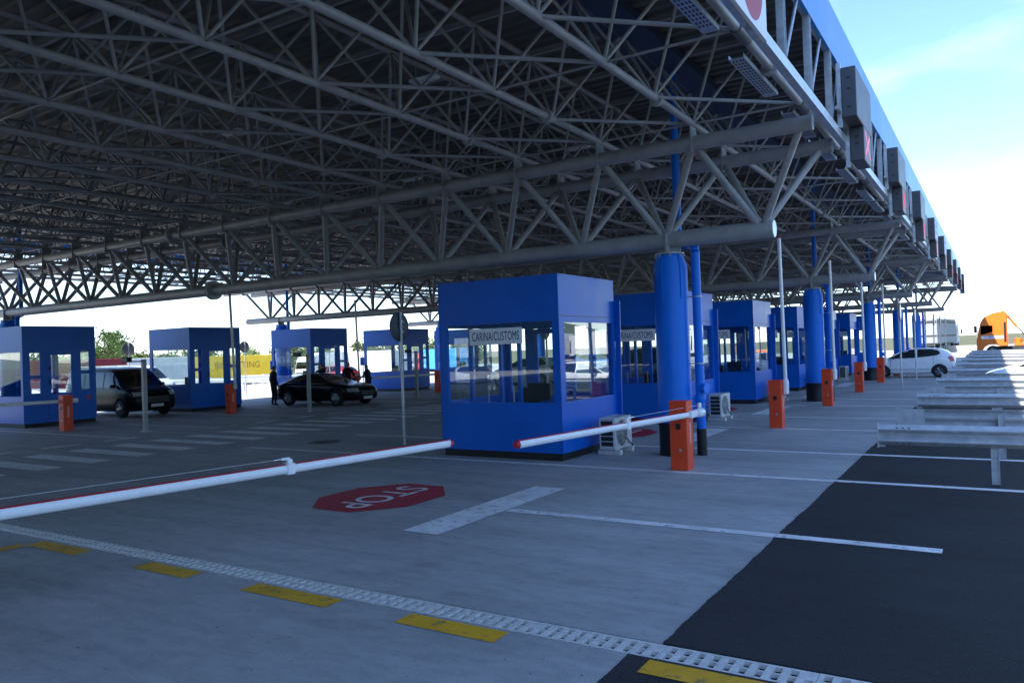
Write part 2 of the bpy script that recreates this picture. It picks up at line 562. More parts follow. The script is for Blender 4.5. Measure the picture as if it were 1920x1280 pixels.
# ------------------------------------------------------------------ painted markings
ZM = 0.004
def marking(name, x0, x1, y0, y1, mt, label, cat, group=None, z=ZM):
    b = MB().add([(x0, y0, z), (x1, y0, z), (x1, y1, z), (x0, y1, z)], [(0, 1, 2, 3)])
    o = b.build(name, mt, fix=False)
    return tag(o, label, cat, group, 'structure')
for k in range(NK):
    for nm, yy in (('near', 12.10), ('far', 14.98)):
        y = yy + P * k
        marking('lane_line', -15.1 if nm == 'near' else -14.4, -2.07, y - .08, y + .08, 'white_paint', None, None)
        marking('lane_line', -2.06, 26, y - .08, y + .08, 'white_paint', None, None, z=ZM + 0.004)
for k in range(6):
    for yy in (12.5, 15.25):
        y = yy + 6.6 * k
        marking('lane_line', -47, -20.4, y - .06, y + .06, 'grey_white_paint', None, None)
marking('lane_line', -5.48, -2.07, 8.41, 8.58, 'white_paint', None, None)
marking('lane_line', -2.06, -0.5, 8.41, 8.58, 'white_paint', None, None, z=ZM + 0.004)
for i in range(-2, 24):
    y = 9.02 + 1.06 * i
    marking('crossing_stripe', -19.3, -16.35, y, y + .5, 'grey_white_paint', None, None)
for i in range(-1, 14):
    y = 8.45 + 1.66 * i
    if 13 < y < 14:
        continue
    marking('lane_dash', -20.68, -20.5, y, y + 1.0, 'grey_white_paint', None, None)
for i, y in enumerate((8.55, 17.0, 17.0 + P, 17.0 + 2 * P, 17.0 + 3 * P, 17.0 + 4 * P)):
    marking('stop_bar', -6.03, -5.50, y - 1.55, y + 1.55, 'white_paint', None, None, z=ZM + 0.002)
    oc = []
    for q in range(8):
        a = R(22.5 + 45 * q)
        oc.append((-7.74 + math.cos(a) * 0.92, y + math.sin(a) * 1.12, ZM))
    MBo = MB().add(oc, [tuple(range(8))])
    tag(MBo.build('stop_octagon', 'red_paint', fix=False), kind='structure')
    me = text_mesh('stop_lettering', 'STOP', 0.80, 'white_paint', 0, 0.86, 0.004)
    for v in me.vertices:          # reads along +X with its left at +Y
        x, yy = v.co.x, v.co.y
        v.co = Vector((-7.74 + yy * 1.0, y - x, ZM + 0.004))
    tag(link('stop_lettering', me), kind='structure')
for x0, x1 in ((-2.02, -0.95), (-4.06, -3.13), (-5.9, -4.82), (-7.58, -6.72), (-9.75, -8.7), (0.2, 1.3)):
    zz = ZM + 0.004 if x0 > -2.1 else ZM
    marking('yellow_dash', x0, x1, 4.58, 4.80, 'yellow_paint', None, None, z=zz)
marking('yellow_line', -9.9, -9.68, 2.2, 4.57, 'yellow_paint', None, None)

# slotted drainage channel
dr = thing('drainage_channel', 'slotted grey drainage channel running across the pavement beside yellow dashes', 'drain', (0, 4.98, 0))
MB().box(-16, 6, -.14, .14, -.26, -.16).build('channel_bed', 'channel_dark', dr)
bm = bmesh.new()
xs, ys = [0.0], [-.125, -.1, -.008, .008, .1, .125]
holes = []
for i in range(10):
    a = .03 + i * .1
    holes.append((len(xs), i))
    xs += [a, a + .052]
xs.append(1.0 - .004)
vv = [[bm.verts.new((x, y, 0)) for y in ys] for x in xs]
for i in range(len(xs) - 1):
    for j in range(len(ys) - 1):
        hole = False
        for h, q in holes:
            if i == h and j in (1, 3):
                hole = (q != 9) or (j == 1)
        if not hole:
            bm.faces.new((vv[i][j], vv[i + 1][j], vv[i + 1][j + 1], vv[i][j + 1]))
r = bmesh.ops.extrude_face_region(bm, geom=list(bm.faces))
bmesh.ops.translate(bm, verts=[e for e in r['geom'] if isinstance(e, bmesh.types.BMVert)], vec=(0, 0, -.03))
bmesh.ops.recalc_face_normals(bm, faces=bm.faces)
gm = bpy.data.meshes.new('grate')
bm.to_mesh(gm)
bm.free()
gm.materials.append(M('grate_concrete'))
for i in range(-14, 4):
    link('grate', gm, dr, (i, 0, random.uniform(-.003, .001)))
mh = thing('manhole_cover', 'dark round manhole cover sunk in the shaded concrete', 'manhole', (-14.0, 13.5, 0.003))
MB().lathe([(0.0, .004), (.34, .004), (.36, 0)], 28).build('lid', 'black_base', mh)
MB().lathe([(.37, 0), (.37, .003), (.44, .003), (.45, 0)], 28).build('frame', 'steel_dark', mh)

# ------------------------------------------------------------------ canopy roof
MOD = 1.81
XL = [-2.55 - MOD * i for i in range(19)]
YL = [13.15 + MOD * j for j in range(-7, 34)]
ZLO, ZUP = 5.95, 7.45
RY0, RY1, RX0, RX1 = -43.0, 73.6, -35.6, -2.2
roof = thing('canopy_roof', 'huge grey steel space-frame canopy with corrugated deck and blue fascia', 'canopy', (-18.8, 33, 0))
roof_off = Vector((18.8, -33, 0))
def rpart(name, me, loc=(0, 0, 0)):
    return link(name, me, roof, Vector(loc) + roof_off)
# corrugated deck: the ridges run across the plaza
prof = []
y = RY0
while y < RY1:
    prof += [(y, 7.60), (y + .13, 7.60), (y + .165, 7.655), (y + .265, 7.655)]
    y += .30
d = MB()
n = len(prof)
d.add([(RX0 + .1, yy, zz) for yy, zz in prof] + [(RX1 - .05, yy, zz) for yy, zz in prof], [(i, i + 1, n + i + 1, n + i) for i in range(n - 1)])
d.add([(RX0 + .1, yy, zz + .05) for yy, zz in prof] + [(RX1 - .05, yy, zz + .05) for yy, zz in prof], [(i, n + i, n + i + 1, i + 1) for i in range(n - 1)])
rpart('roof_deck', d.mesh('roof_deck', 'deck_metal', False))
ylen0, ylen1 = YL[0], YL[-1]
chm = MB().tube((0, ylen0, 0), (0, ylen1, 0), .06, 10).mesh('lower_chord', 'steel_grey')
ucm = MB().tube((0, ylen0, 0), (0, ylen1, 0), .052, 8).mesh('upper_chord', 'steel_grey')
flg = MB().tube((0, -.045, 0), (0, .045, 0), .115, 12).mesh('splice_flange', 'steel_grey')
for i, x in enumerate(XL):
    c = rpart('lower_chord', chm, (x, 0, ZLO))
    for y in (11.15 + (i % 2) * .3, 11.15 + 13.575 + (i % 3) * .3, 11.15 + 27.15, 11.15 + 40.7, 11.15 + 54.3):
        link('splice_flange', flg, c, (0, y, 0))
for x in XL[:-1]:
    rpart('upper_chord', ucm, (x - MOD / 2, 0, ZUP))
# purlins just under the deck, across the plaza
pur = MB().box(RX0 + .3, RX1 - .15, -.03, .03, 7.50, 7.595).mesh('purlin', 'steel_grey')
for y in YL:
    rpart('purlin', pur, (0, y + MOD / 2, 0))
h2 = MOD / 2
def member(a, b, r, n=6):
    return MB().tube(a, b, r, n, caps=False)
dirs = [(h2, -h2), (h2, h2), (-h2, -h2), (-h2, h2)]
WR = .027
wm = [member((0, 0, 0), (dx, dy, ZLO - ZUP), WR).mesh('web_member', 'steel_grey') for dx, dy in dirs]
strm = member((0, 0, 0), (-MOD, 0, 0), .02).mesh('cross_strut', 'steel_grey')
brm = member((0, 0, 0), (-MOD, -MOD, 0), .032).mesh('plan_brace', 'steel_grey')
def shown(a, b):
    pa, pb = project(a), project(b)
    if not pa or not pb:
        return 0
    if max(pa[0], pb[0]) < 0 or min(pa[0], pb[0]) > 1920 or max(pa[1], pb[1]) < 0:
        return 0
    return math.hypot(pa[0] - pb[0], pa[1] - pb[1])
webs, struts, braces = [], [], []
for i in range(len(XL) - 1):
    for j in range(len(YL) - 1):
        ux, uy = XL[i] - h2, YL[j] + h2
        for q, (dx, dy) in enumerate(dirs):
            a, b = (ux, uy, ZUP), (ux + dx, uy + dy, ZLO)
            webs.append((shown(a, b), q, a, b))
        a, b = (XL[i], YL[j], ZLO), (XL[i] - MOD, YL[j], ZLO)
        if (j - 7) % 2 == 0:
            struts.append((shown(a, b), 0, a, b))
        if j > 0 and (j - 7) % 2 == 0:
            a, b = (XL[i], YL[j], ZLO), (XL[i] - MOD, YL[j] - MOD, ZLO)
            braces.append((shown(a, b), 0, a, b))
for name, lst, meshes, r in (('web_member', webs, wm, WR), ('cross_strut', struts, [strm], .02), ('plan_brace', braces, [brm], .032)):
    lst.sort(key=lambda t: -t[0])
    for s, q, a, b in lst[:300]:
        rpart(name, meshes[q], a)
    rest = MB()
    for s, q, a, b in lst[300:]:
        rest.tube(a, b, r, 5, caps=False)
    if rest.v:
        tag(rpart(name, rest.mesh(name, 'steel_grey', False)), kind='stuff')
# gutter and the pale lining beside it
rpart('gutter', MB().box(-5.55, -4.75, RY0, RY1, 7.40, 7.56).mesh('gutter', 'gutter_navy'))
rpart('gutter', MB().box(-31.9, -31.1, RY0, RY1, 7.40, 7.56).mesh('gutter', 'gutter_navy'))
# right and left fascia, one panel after another
pl = 3.62
fm = MB().box(-.06, 0, .004, pl - .004, 6.97, 7.83).mesh('fascia_panel', 'fascia_blue')
nf = int((RY1 - RY0) / pl) + 1
for i in range(nf):
    rpart('fascia_panel', fm, (-2.18, RY1 - pl * (i + 1), 0))
    rpart('fascia_panel', fm, (RX0 + .04, RY1 - pl * (i + 1), 0))
fm2 = MB().box(.004, pl - .004, -.06, 0, 6.97, 7.83).mesh('fascia_panel', 'fascia_blue')
for i in range(9):
    rpart('fascia_panel', fm2, (RX0 + .1 + pl * i, RY1 + .06, 0))
    rpart('fascia_panel', fm2, (RX0 + .1 + pl * i, RY0 - .01, 0))
# galvanised lattice under the fascia: posts, diagonals, rails
postm = MB().box(-.05, .05, -.055, -.045, 0, 1.27).box(-.05, -.04, -.045, .045, 0, 1.27).box(-.05, .05, .045, .055, 0, 1.27).mesh('fascia_post', 'galvanised')
diam = MB().tube((0, .06, .02), (0, 1.05, 1.26), .028, 6).mesh('fascia_diagonal', 'galvanised')
y = 3.6
while y < RY1:
    rpart('fascia_post', postm, (-2.235, y, 5.702))
    rpart('fascia_diagonal', diam, (-2.235, y, 5.702))
    y += 1.72
for nm, x0, x1, z0, z1 in (('edge_rail', -2.27, -2.16, 5.62, 5.70), ('edge_angle', -2.185, -2.16, 5.702, 5.77), ('fascia_rail', -2.30, -2.245, 6.98, 7.06)):
    rpart(nm, MB().box(x0, x1, 0, RY1 - .1, z0, z1).mesh(nm, 'galvanised'))
for i in range(20):
    y = 2.2 + i * 3.62
    rpart('edge_sleeve', MB().tube((XL[0], y, ZLO), (XL[0], y + .5, ZLO), .08, 12).mesh('edge_sleeve', 'steel_dark'))
# perforated cable trays hung beside the edge
trb = MB().box(-.10, .10, 0, 1.9, 0, .006).box(-.10, -.094, 0, 1.9, .006, .06).box(.094, .10, 0, 1.9, .006, .06)
trm = trb.mesh('cable_tray', 'galvanised')
slot = MB()
for q in range(14):
    for sx_ in (-.075, -.03, .015, .055):
        slot.box(sx_, sx_ + .022, .08 + q * .12, .15 + q * .12, -.002, 0)
slm = slot.mesh('tray_slots', 'black_plastic')
for i in range(16):
    t_ = rpart('cable_tray', trm, (-2.75, 7.2 + i * 2.7 + (i % 3) * .25, 5.82))
    tag(link('tray_slots', slm, t_), kind='stuff')
# light fittings under the deck
lf = None
cnt = 0
for ix, x in enumerate((-8.75, -14.2, -19.6, -25.0)):
    for iy, y in enumerate((11.2, 17.4, 24.2, 31.0, 37.8)):
        t = thing('ceiling_light', 'flat pale light fitting under the canopy deck, %s row back, %s from the fascia' % (ORD[iy], ORD[ix]), 'light', (x, y, 7.12), 0, 'light fittings under the canopy deck')
        if lf is None:
            hm = MB().box(-.30, .30, -.10, .10, .0, .06, .01).mesh('housing', 'sign_white')
            dm = MB().box(-.27, .27, -.08, .08, -.012, 0).mesh('diffuser', 'light_diffuser')
            hg = MB().tube((0, 0, .06), (0, 0, .38), .008, 5).mesh('hanger', 'galvanised')
            lf = True
        link('housing', hm, t); link('diffuser', dm, t); link('hanger', hg, t, (-.2, 0, 0)); link('hanger', hg, t, (.2, 0, 0))

# ------------------------------------------------------------------ lattice girders
GX0, GX1 = -34.2, -3.25
girder_meshes = {}
def girder(k, y):
    g = thing('lattice_girder', '%s triangular grey tube girder crossing under the canopy' % ORD[k], 'girder', (-18.8, y, 0), 0, 'triangular girders carrying the canopy')
    ox = 18.8
    if not girder_meshes:
        girder_meshes['lc'] = MB().tube((GX0 + ox, 0, 4.09), (GX1 + ox, 0, 4.09), .158, 24).mesh('lower_chord', 'steel_grey')
        girder_meshes['uc'] = MB().tube((-34.9 + ox, 0, 5.61), (-2.38 + ox, 0, 5.61), .128, 20).mesh('upper_chord', 'steel_grey')
        girder_meshes['cap'] = MB().tube((0, 0, 0), (.012, 0, 0), .150, 24).mesh('end_cap', 'galvanised')
        girder_meshes['fl'] = MB().lathe([(.1, -.07), (.27, -.07), (.27, -.012), (.25, -.01), (.25, .01), (.27, .012), (.27, .07), (.1, .07)], 24, axis='X', smooth=False).mesh('splice_flange', 'steel_grey')
        girder_meshes['fu'] = MB().lathe([(.1, -.06), (.22, -.06), (.22, -.012), (.20, -.01), (.20, .01), (.22, .012), (.22, .06), (.1, .06)], 20, axis='X', smooth=False).mesh('splice_flange', 'steel_grey')
        girder_meshes['w'] = [MB().tube((0, 0, 4.09), (dx, dy, 5.61), .064, 10, caps=False).mesh('diagonal', 'steel_grey') for dx, dy in ((h2, -.9), (h2, .9), (-h2, -.9), (-h2, .9))]
        girder_meshes['seat'] = MB().box(-.012, .012, -.15, .15, 5.43, 5.90).mesh('seat_plate', 'steel_grey')
    G = girder_meshes
    l = link('lower_chord', G['lc'], g)
    link('end_cap', G['cap'], l, (GX1 + ox, 0, 4.09))
    link('splice_flange', G['fl'], l, (-18.84 + ox, 0, 4.09))
    for s in (-.9, .9):
        u = link('upper_chord', G['uc'], g, (0, s, 0))
        link('splice_flange', G['fu'], u, (-19.36 + ox, 0, 5.61))
        e = link('end_cap', G['cap'], u, (-2.38 + ox, 0, 5.61))
        e.scale = (1, .82, .82)
        for x in XL[1:18]:
            link('seat_plate', G['seat'], u, (x + ox, 0, 0))
    for i in range(17):
        for q, (dx, dy) in enumerate(((h2, -.9), (h2, .9), (-h2, -.9), (-h2, .9))):
            link('diagonal', G['w'][q], g, (XL[i] - h2 + ox, 0, 0))
for k in range(5):
    girder(k, 14.05 + 2 * P * k)

# ------------------------------------------------------------------ columns with rainwater pipes
colp = {}
def column(x, y, label, group):
    t = thing('column', label, 'column', (x, y, 0), 0, group)
    if not colp:
        colp['s'] = MB().lathe([(.318, .62), (.318, 3.58), (.25, 3.76), (.25, 3.80), (0, 3.80)], 40).mesh('shaft', 'column_blue')
        colp['b'] = MB().lathe([(.321, 0), (.321, .62), (.30, .621)], 40).mesh('black_base', 'black_base')
        colp['p'] = MB().lathe([(0, 3.805), (.27, 3.805), (.27, 3.835), (0, 3.835)], 32).mesh('top_plate', 'galvanised')
        colp['f'] = []
        for a in (-100, -35, 55, 145):
            fn = MB()
            ca, sa = math.cos(R(a)), math.sin(R(a))
            nx, ny = -sa * .008, ca * .008
            pts = [(.31, 2.95), (.335, 2.95), (.335, 3.56), (.265, 3.77), (.25, 3.77), (.31, 3.56)]
            va = [(ca * u + nx, sa * u + ny, z) for u, z in pts] + [(ca * u - nx, sa * u - ny, z) for u, z in pts]
            fn.add(va, [tuple(range(6)), tuple(range(6, 12))[::-1]] + [(i, (i + 1) % 6, 6 + (i + 1) % 6, 6 + i) for i in range(6)])
            colp['f'].append(fn.mesh('stiffener_fin', 'column_blue'))
        colp['sd'] = MB().box(-.02, .02, -.2, .2, 3.836, 4.2).box(-.22, -.021, -.012, .012, 3.836, 4.0).box(.021, .22, -.012, .012, 3.836, 4.0).mesh('saddle_plate', 'steel_grey')
        colp['bolt'] = MB().lathe([(.022, 3.76), (.022, 3.80), (0, 3.8)], 8).mesh('bolt', 'galvanised')
    link('shaft', colp['s'], t); link('base', colp['b'], t); link('top_plate', colp['p'], t)
    [link('stiffener_fin', q, t) for q in colp['f']]; link('saddle_plate', colp['sd'], t)
    for q in range(8):
        a = R(45 * q + 20)
        link('bolt', colp['bolt'], t, (.262 * math.cos(a), .262 * math.sin(a), 0))
    return t
pipp = {}
def downpipe(x, y, label, group):
    t = thing('downpipe', label, 'pipe', (x, y, 0), 0, group)
    if not pipp:
        pipp['low'] = MB().tube((0, 0, 0), (0, 0, .50), .092, 20).mesh('black_foot', 'black_base')
        pipp['main'] = MB().tube((0, 0, .50), (0, 0, 3.82), .083, 20).lathe([(.083, .98), (.098, 1.0), (.098, 1.12), (.083, 1.14)], 20).mesh('pipe', 'column_blue')
        el = MB().tube((0, 0, 3.82), (-.02, .03, 3.93), .083, 16).tube((-.02, .03, 3.93), (-.16, .2, 3.99), .083, 16)
        el.tube((-.16, .2, 3.99), (-.42, .36, 4.02), .083, 16).tube((-.42, .36, 4.02), (-.45, .36, 4.12), .083, 16)
        pipp['el'] = el.mesh('elbow', 'column_blue')
        pipp['up'] = MB().tube((-.45, .36, 4.12), (-.45, .36, 7.41), .075, 16).mesh('upper_pipe', 'column_blue')
        pipp['clamp'] = MB().lathe([(.088, -.014), (.092, -.014), (.092, .014), (.088, .014)], 20).box(-.3, -.09, .03, .05, -.012, .012).mesh('clamp', 'galvanised')
        pipp['cap'] = MB().tube((.04, -.04, 1.26), (.135, -.07, 1.26), .085, 20).tube((.135, -.07, 1.26), (.155, -.076, 1.26), .10, 20).mesh('inspection_cap', 'column_blue')
    link('pipe', pipp['main'], t); link('foot', pipp['low'], t); link('elbow', pipp['el'], t); link('upper_pipe', pipp['up'], t)
    link('inspection_cap', pipp['cap'], t)
    for z in (1.72, 2.98):
        link('clamp', pipp['clamp'], t, (0, 0, z))
for k in range(5):
    y = 14.05 + 2 * P * k
    column(-5.2, y, '%s thick blue round column with black foot in the right-hand row' % ORD[k], 'blue columns of the right-hand row')
    downpipe(-4.72, y + .05, 'slim blue rainwater pipe beside the %s column of the right-hand row' % ORD[k], 'rainwater pipes of the right-hand row')
for k, x in enumerate((-30.6, -31.6, -31.6, -31.6)):
    y = 14.05 + 2 * P * k
    column(x, y, '%s thick blue round column in the far left row behind the booths' % ORD[k], 'blue columns of the left row')
    downpipe(x + .48, y + .05, 'slim blue rainwater pipe beside the %s column of the far left row' % ORD[k], 'rainwater pipes of the left row')

# ------------------------------------------------------------------ booths
def frame_rect(b, axis, a, u0, u1, z0, z1, w, d0, d1):
    """a rectangular ring; axis 'Y' lies in x-z at y range d0..d1, axis 'X' lies in y-z"""
    def bb(p0, p1, q0, q1):
        if axis == 'Y':
            b.box(p0, p1, d0, d1, q0, q1)
        else:
            b.box(d0, d1, p0, p1, q0, q1)
    bb(u0, u0 + w, z0, z1)
    bb(u1 - w, u1, z0, z1)
    bb(u0 + w, u1 - w, z0, z0 + w)
    bb(u0 + w, u1 - w, z1 - w, z1)
def wall(t, name, axis, d0, d1, u0, u1, z0, z1, holes, mt='booth_blue'):
    """wall with rectangular openings made of butted blocks"""
    b = MB()
    us = sorted(set([u0, u1] + [h[0] for h in holes] + [h[1] for h in holes]))
    zs = sorted(set([z0, z1] + [h[2] for h in holes] + [h[3] for h in holes]))
    for i in range(len(us) - 1):
        run = None
        for j in range(len(zs) - 1):
            cu, cz = (us[i] + us[i + 1]) / 2, (zs[j] + zs[j + 1]) / 2
            solid = not any(h[0] < cu < h[1] and h[2] < cz < h[3] for h in holes)
            if solid:
                run = [run[0] if run else zs[j], zs[j + 1]]
            if (not solid or j == len(zs) - 2) and run:
                if axis == 'Y':
                    b.box(us[i], us[i + 1], d0, d1, *run)
                else:
                    b.box(d0, d1, us[i], us[i + 1], *run)
                run = None
    bm = bmesh.new()
    me = b.mesh(name, mt, False)
    bm.from_mesh(me)
    bmesh.ops.remove_doubles(bm, verts=bm.verts, dist=1e-5)
    # drop the coincident inner faces where blocks butt
    seen = {}
    for f in bm.faces:
        seen.setdefault(tuple(round(c, 4) for c in f.calc_center_median()), []).append(f)
    kill = [f for fs in seen.values() if len(fs) > 1 for f in fs]
    bmesh.ops.delete(bm, geom=kill, context='FACES')
    bmesh.ops.recalc_face_normals(bm, faces=bm.faces)
    bm.to_mesh(me)
    bm.free()
    return link(name, me, t)
def window(t, axis, d, out, u0, u1, z0, z1, fw_=.035, mt='booth_blue', glass='booth_glass', deep=.03):
    b = MB()
    lo, hi = (d - deep, d + deep)
    frame_rect(b, axis, 0, u0 + .002, u1 - .002, z0 + .002, z1 - .002, fw_, lo, hi)
    w = b.build('window', mt, t)
    g = MB()
    if axis == 'Y':
        g.box(u0 + fw_ - .005, u1 - fw_ + .005, d - .005, d + .005, z0 + fw_ - .005, z1 - fw_ + .005)
    else:
        g.box(d - .005, d + .005, u0 + fw_ - .005, u1 - fw_ + .005, z0 + fw_ - .005, z1 - fw_ + .005)
    g.build('pane', glass, w)
    return w

def make_booth_right():
    """origin: ground under the near right corner; +X is the corner side, body spans x -2.78..0, y 0..2.46"""
    t = thing('customs_booth', '', 'booth')
    X0, X1, Y0, Y1, T = -2.78, 0.0, 0.0, 2.46, .06
    MB().box(X0 + .03, X1 - .03, Y0 + .03, Y1 - .03, 0, .14).build('plinth', 'black_base', t)
    wall(t, 'wall', 'Y', Y0, Y0 + T, X0, X1, .14, 3.46, [(X0 + .16, X1 - .13, 1.06, 2.64)])
    wall(t, 'wall', 'X', X1 - T, X1, Y0 + T, Y1 - T, .14, 3.46, [(Y0 + .17, Y1 - .09, 1.05, 2.62)])
    wall(t, 'wall', 'Y', Y1 - T, Y1, X0, X1, .14, 3.46, [(X0 + .14, X0 + .62, 1.1, 2.6), (X0 + .78, X0 + 1.62, .2, 2.55), (X0 + 1.80, X1 - .14, 1.1, 2.6)])
    wall(t, 'wall', 'X', X0, X0 + T, Y0 + T, Y1 - T, .14, 3.46, [(Y0 + .14, Y1 - .14, 1.06, 2.62)])
    MB().box(X0 + T, X1 - T, Y0 + T, Y1 - T, 2.80, 2.86).build('ceiling', 'interior_grey', t)
    MB().box(X0 - .006, X1 + .006, Y0 - .006, Y1 + .006, 3.46, 3.49).build('roof_trim', 'booth_blue', t)
    MB().box(X0 + T, X1 - T, Y0 + T, Y1 - T, .145, .18).build('floor', 'interior_grey', t)
    for nm, a, c, e, f in (('corner_trim', X1 - .02, X1 + .008, Y0 - .008, Y0 + .02), ('corner_trim', X0 - .008, X0 + .02, Y0 - .008, Y0 + .02)):
        MB().box(a, c, e, f, .14, 3.455).build(nm, 'booth_blue', t)
    MB().box(X1 + .0, X1 + .006, Y0 + .05, Y1 - .02, 2.70, 2.712).build('seam', 'black_plastic', t)
    window(t, 'Y', Y0 + .03, -1, X0 + .16, X1 - .13, 1.06, 2.64, .022, 'booth_blue')
    window(t, 'X', X1 - .03, 1, Y0 + .17, Y1 - .09, 1.05, 2.62, .03, 'booth_blue')
    window(t, 'Y', Y1 - .03, 1, X0 + .14, X0 + .62, 1.1, 2.6)
    window(t, 'Y', Y1 - .03, 1, X0 + 1.80, X1 - .14, 1.1, 2.6)
    window(t, 'X', X0 + .03, -1, Y0 + .14, Y1 - .14, 1.06, 2.62)
    dd = MB()
    frame_rect(dd, 'Y', 0, X0 + .785, X0 + 1.615, .205, 2.545, .11, Y1 - .055, Y1 - .005)
    dd.box(X0 + .895, X0 + 1.505, Y1 - .045, Y1 - .015, .315, 1.05)
    dob = dd.build('door', 'booth_blue', t)
    MB().box(X0 + .895, X0 + 1.505, Y1 - .035, Y1 - .025, 1.05, 2.435).build('pane', 'booth_glass', dob)
    MB().box(X0 + 1.53, X0 + 1.56, Y1 + .0, Y1 + .05, 1.0, 1.2).build('handle', 'galvanised', dob)
    # blue mullions inside the near window and low glass screen on the sill
    for x in (X0 + .50, X0 + 1.22, X0 + 1.66):
        MB().box(x, x + .07, Y0 + .30, Y0 + .37, .18, 2.8).build('inner_mullion', 'booth_blue', t)
    for x in (X0 + 1.10, X0 + 1.68):
        MB().box(x, x + .014, Y0 + .08, Y0 + .10, 1.07, 1.40).build('screen_bracket', 'galvanised', t)
    MB().box(X0 + 1.10, X0 + 1.694, Y0 + .08, Y0 + .10, 1.062, 1.075).build('screen_bracket', 'galvanised', t)
    # the upright edge screen at the far corner
    s = MB()
    s.prism([(0, .30), (.10, .30), (.135, 3.06), (-.14, 3.06), (0, 2.3)], Y1 + .004, Y1 + .034, 'Y')
    s.build('edge_screen', 'booth_blue', t)
    # desk, monitor, chair
    MB().box(X0 + .2, X1 - .2, Y0 + .45, Y0 + .95, .95, .99).build('desk', 'desk_wood', t)
    mo = MB().box(X1 - 1.15, X1 - .65, Y0 + .72, Y0 + .75, 1.08, 1.42).box(X1 - .93, X1 - .87, Y0 + .70, Y0 + .74, .99, 1.08)
    mo.build('monitor', 'black_plastic', t)
    ch = MB().box(X0 + .9, X0 + 1.35, Y0 + 1.2, Y0 + 1.62, .58, .66, .02).box(X0 + .92, X0 + 1.33, Y0 + 1.62, Y0 + 1.68, .72, 1.28, .02).tube((X0 + 1.12, Y0 + 1.41, .18), (X0 + 1.12, Y0 + 1.41, .58), .03)
    ch.build('chair', 'black_plastic', t)
    # name board
    sg = MB().box(-2.02, -.80, -.022, -.008, 2.215, 2.53)
    sb = sg.build('sign_board', 'sign_white', t)
    me = text_mesh('lettering', 'CARINA/CUSTOMS', .245, 'navy_letter', .001, 1.0, 0.0, 1.06)
    wdt = max(v.co.x for v in me.vertices) - min(v.co.x for v in me.vertices)
    for v in me.vertices:
        v.co.x *= 1.09 / wdt
    me.transform(Matrix.Translation((-1.41, -.0235, 2.365)) @ Matrix.Rotation(R(90), 4, 'X'))
    link('lettering', me, sb)
    return t
proto = make_booth_right()
for k in range(7):
    o = proto if k == 0 else copy_tree(proto)
    o.location = (-6.83, 12.52 + P * k, 0)
    tag(o, ('large blue customs booth nearest the camera with a white name board in its window' if k == 0 else '%s blue customs booth in the right-hand row behind the nearest one' % ORD[k]), 'booth', 'blue booths of the right-hand row')

def make_booth_left():
    t = thing('control_booth', '', 'booth')
    X0, X1, Y0, Y1, T = -2.78, 0.0, 0.0, 2.50, .06
    MB().box(X0 + .03, X1 - .03, Y0 + .03, Y1 - .03, 0, .14).build('plinth', 'black_base', t)
    wall(t, 'wall', 'Y', Y0, Y0 + T, X0, X1, .14, 3.46, [(X0 + .16, X1 - .13, 1.05, 2.62)])
    hs = [(.20, .60, 1.76, 2.60), (.20, .60, 1.12, 1.70), (.82, 1.74, .2, 2.58), (1.93, 2.31, 1.86, 2.62), (1.93, 2.31, 1.18, 1.80)]
    wall(t, 'wall', 'X', X1 - T, X1, Y0 + T, Y1 - T, .14, 3.46, hs)
    wall(t, 'wall', 'Y', Y1 - T, Y1, X0, X1, .14, 3.46, [(X0 + .16, X1 - .13, 1.05, 2.62)])
    wall(t, 'wall', 'X', X0, X0 + T, Y0 + T, Y1 - T, .14, 3.46, [(Y0 + .12, Y1 - .12, 1.05, 2.62)])
    MB().box(X0 + T, X1 - T, Y0 + T, Y1 - T, 2.80, 2.86).build('ceiling', 'interior_grey', t)
    MB().box(X0 - .006, X1 + .006, Y0 - .006, Y1 + .006, 3.46, 3.49).build('roof_trim', 'booth_blue', t)
    MB().box(X0 + T, X1 - T, Y0 + T, Y1 - T, .145, .18).build('floor', 'interior_grey', t)
    MB().box(X1 - .02, X1 + .008, Y0 - .008, Y0 + .02, .14, 3.455).build('corner_trim', 'booth_blue', t)
    window(t, 'Y', Y0 + .03, -1, X0 + .16, X1 - .13, 1.05, 2.62, .025)
    window(t, 'Y', Y1 - .03, 1, X0 + .16, X1 - .13, 1.05, 2.62, .025)
    window(t, 'X', X0 + .03, -1, Y0 + .12, Y1 - .12, 1.05, 2.62, .025)
    for h in (hs[0], hs[1], hs[3], hs[4]):
        window(t, 'X', X1 - .03, 1, *h, .03)
    dd = MB()
    frame_rect(dd, 'X', 0, .825, 1.735, .205, 2.575, .10, X1 - .055, X1 + .004)
    dd.box(X1 - .045, X1 - .01, .925, 1.635, .305, 1.10)
    dob = dd.build('door', 'booth_blue', t)
    MB().box(X1 - .035, X1 - .025, .925, 1.635, 1.10, 2.475).build('pane', 'booth_glass', dob)
    MB().box(X1 + .004, X1 + .05, .86, .89, 1.45, 1.62).build('handle', 'black_plastic', dob)
    MB().box(X1 + .004, X1 + .05, .86, .89, 1.95, 2.05).build('lock', 'black_plastic', dob)
    MB().box(X1 + .001, X1 + .025, 2.15, 2.25, .85, .98).build('call_button', 'barrier_red', t)
    MB().box(X0 + .2, X1 - .6, Y0 + .35, Y0 + .85, .95, .99).build('desk', 'desk_wood', t)
    MB().box(X1 - 1.25, X1 - .75, Y0 + .60, Y0 + .63, 1.08, 1.42).box(X1 - 1.03, X1 - .97, Y0 + .58, Y0 + .62, .99, 1.08).build('monitor', 'black_plastic', t)
    return t
protoL = make_booth_left()
LY = [13.24, 19.65, 26.24, 32.9, 39.5]
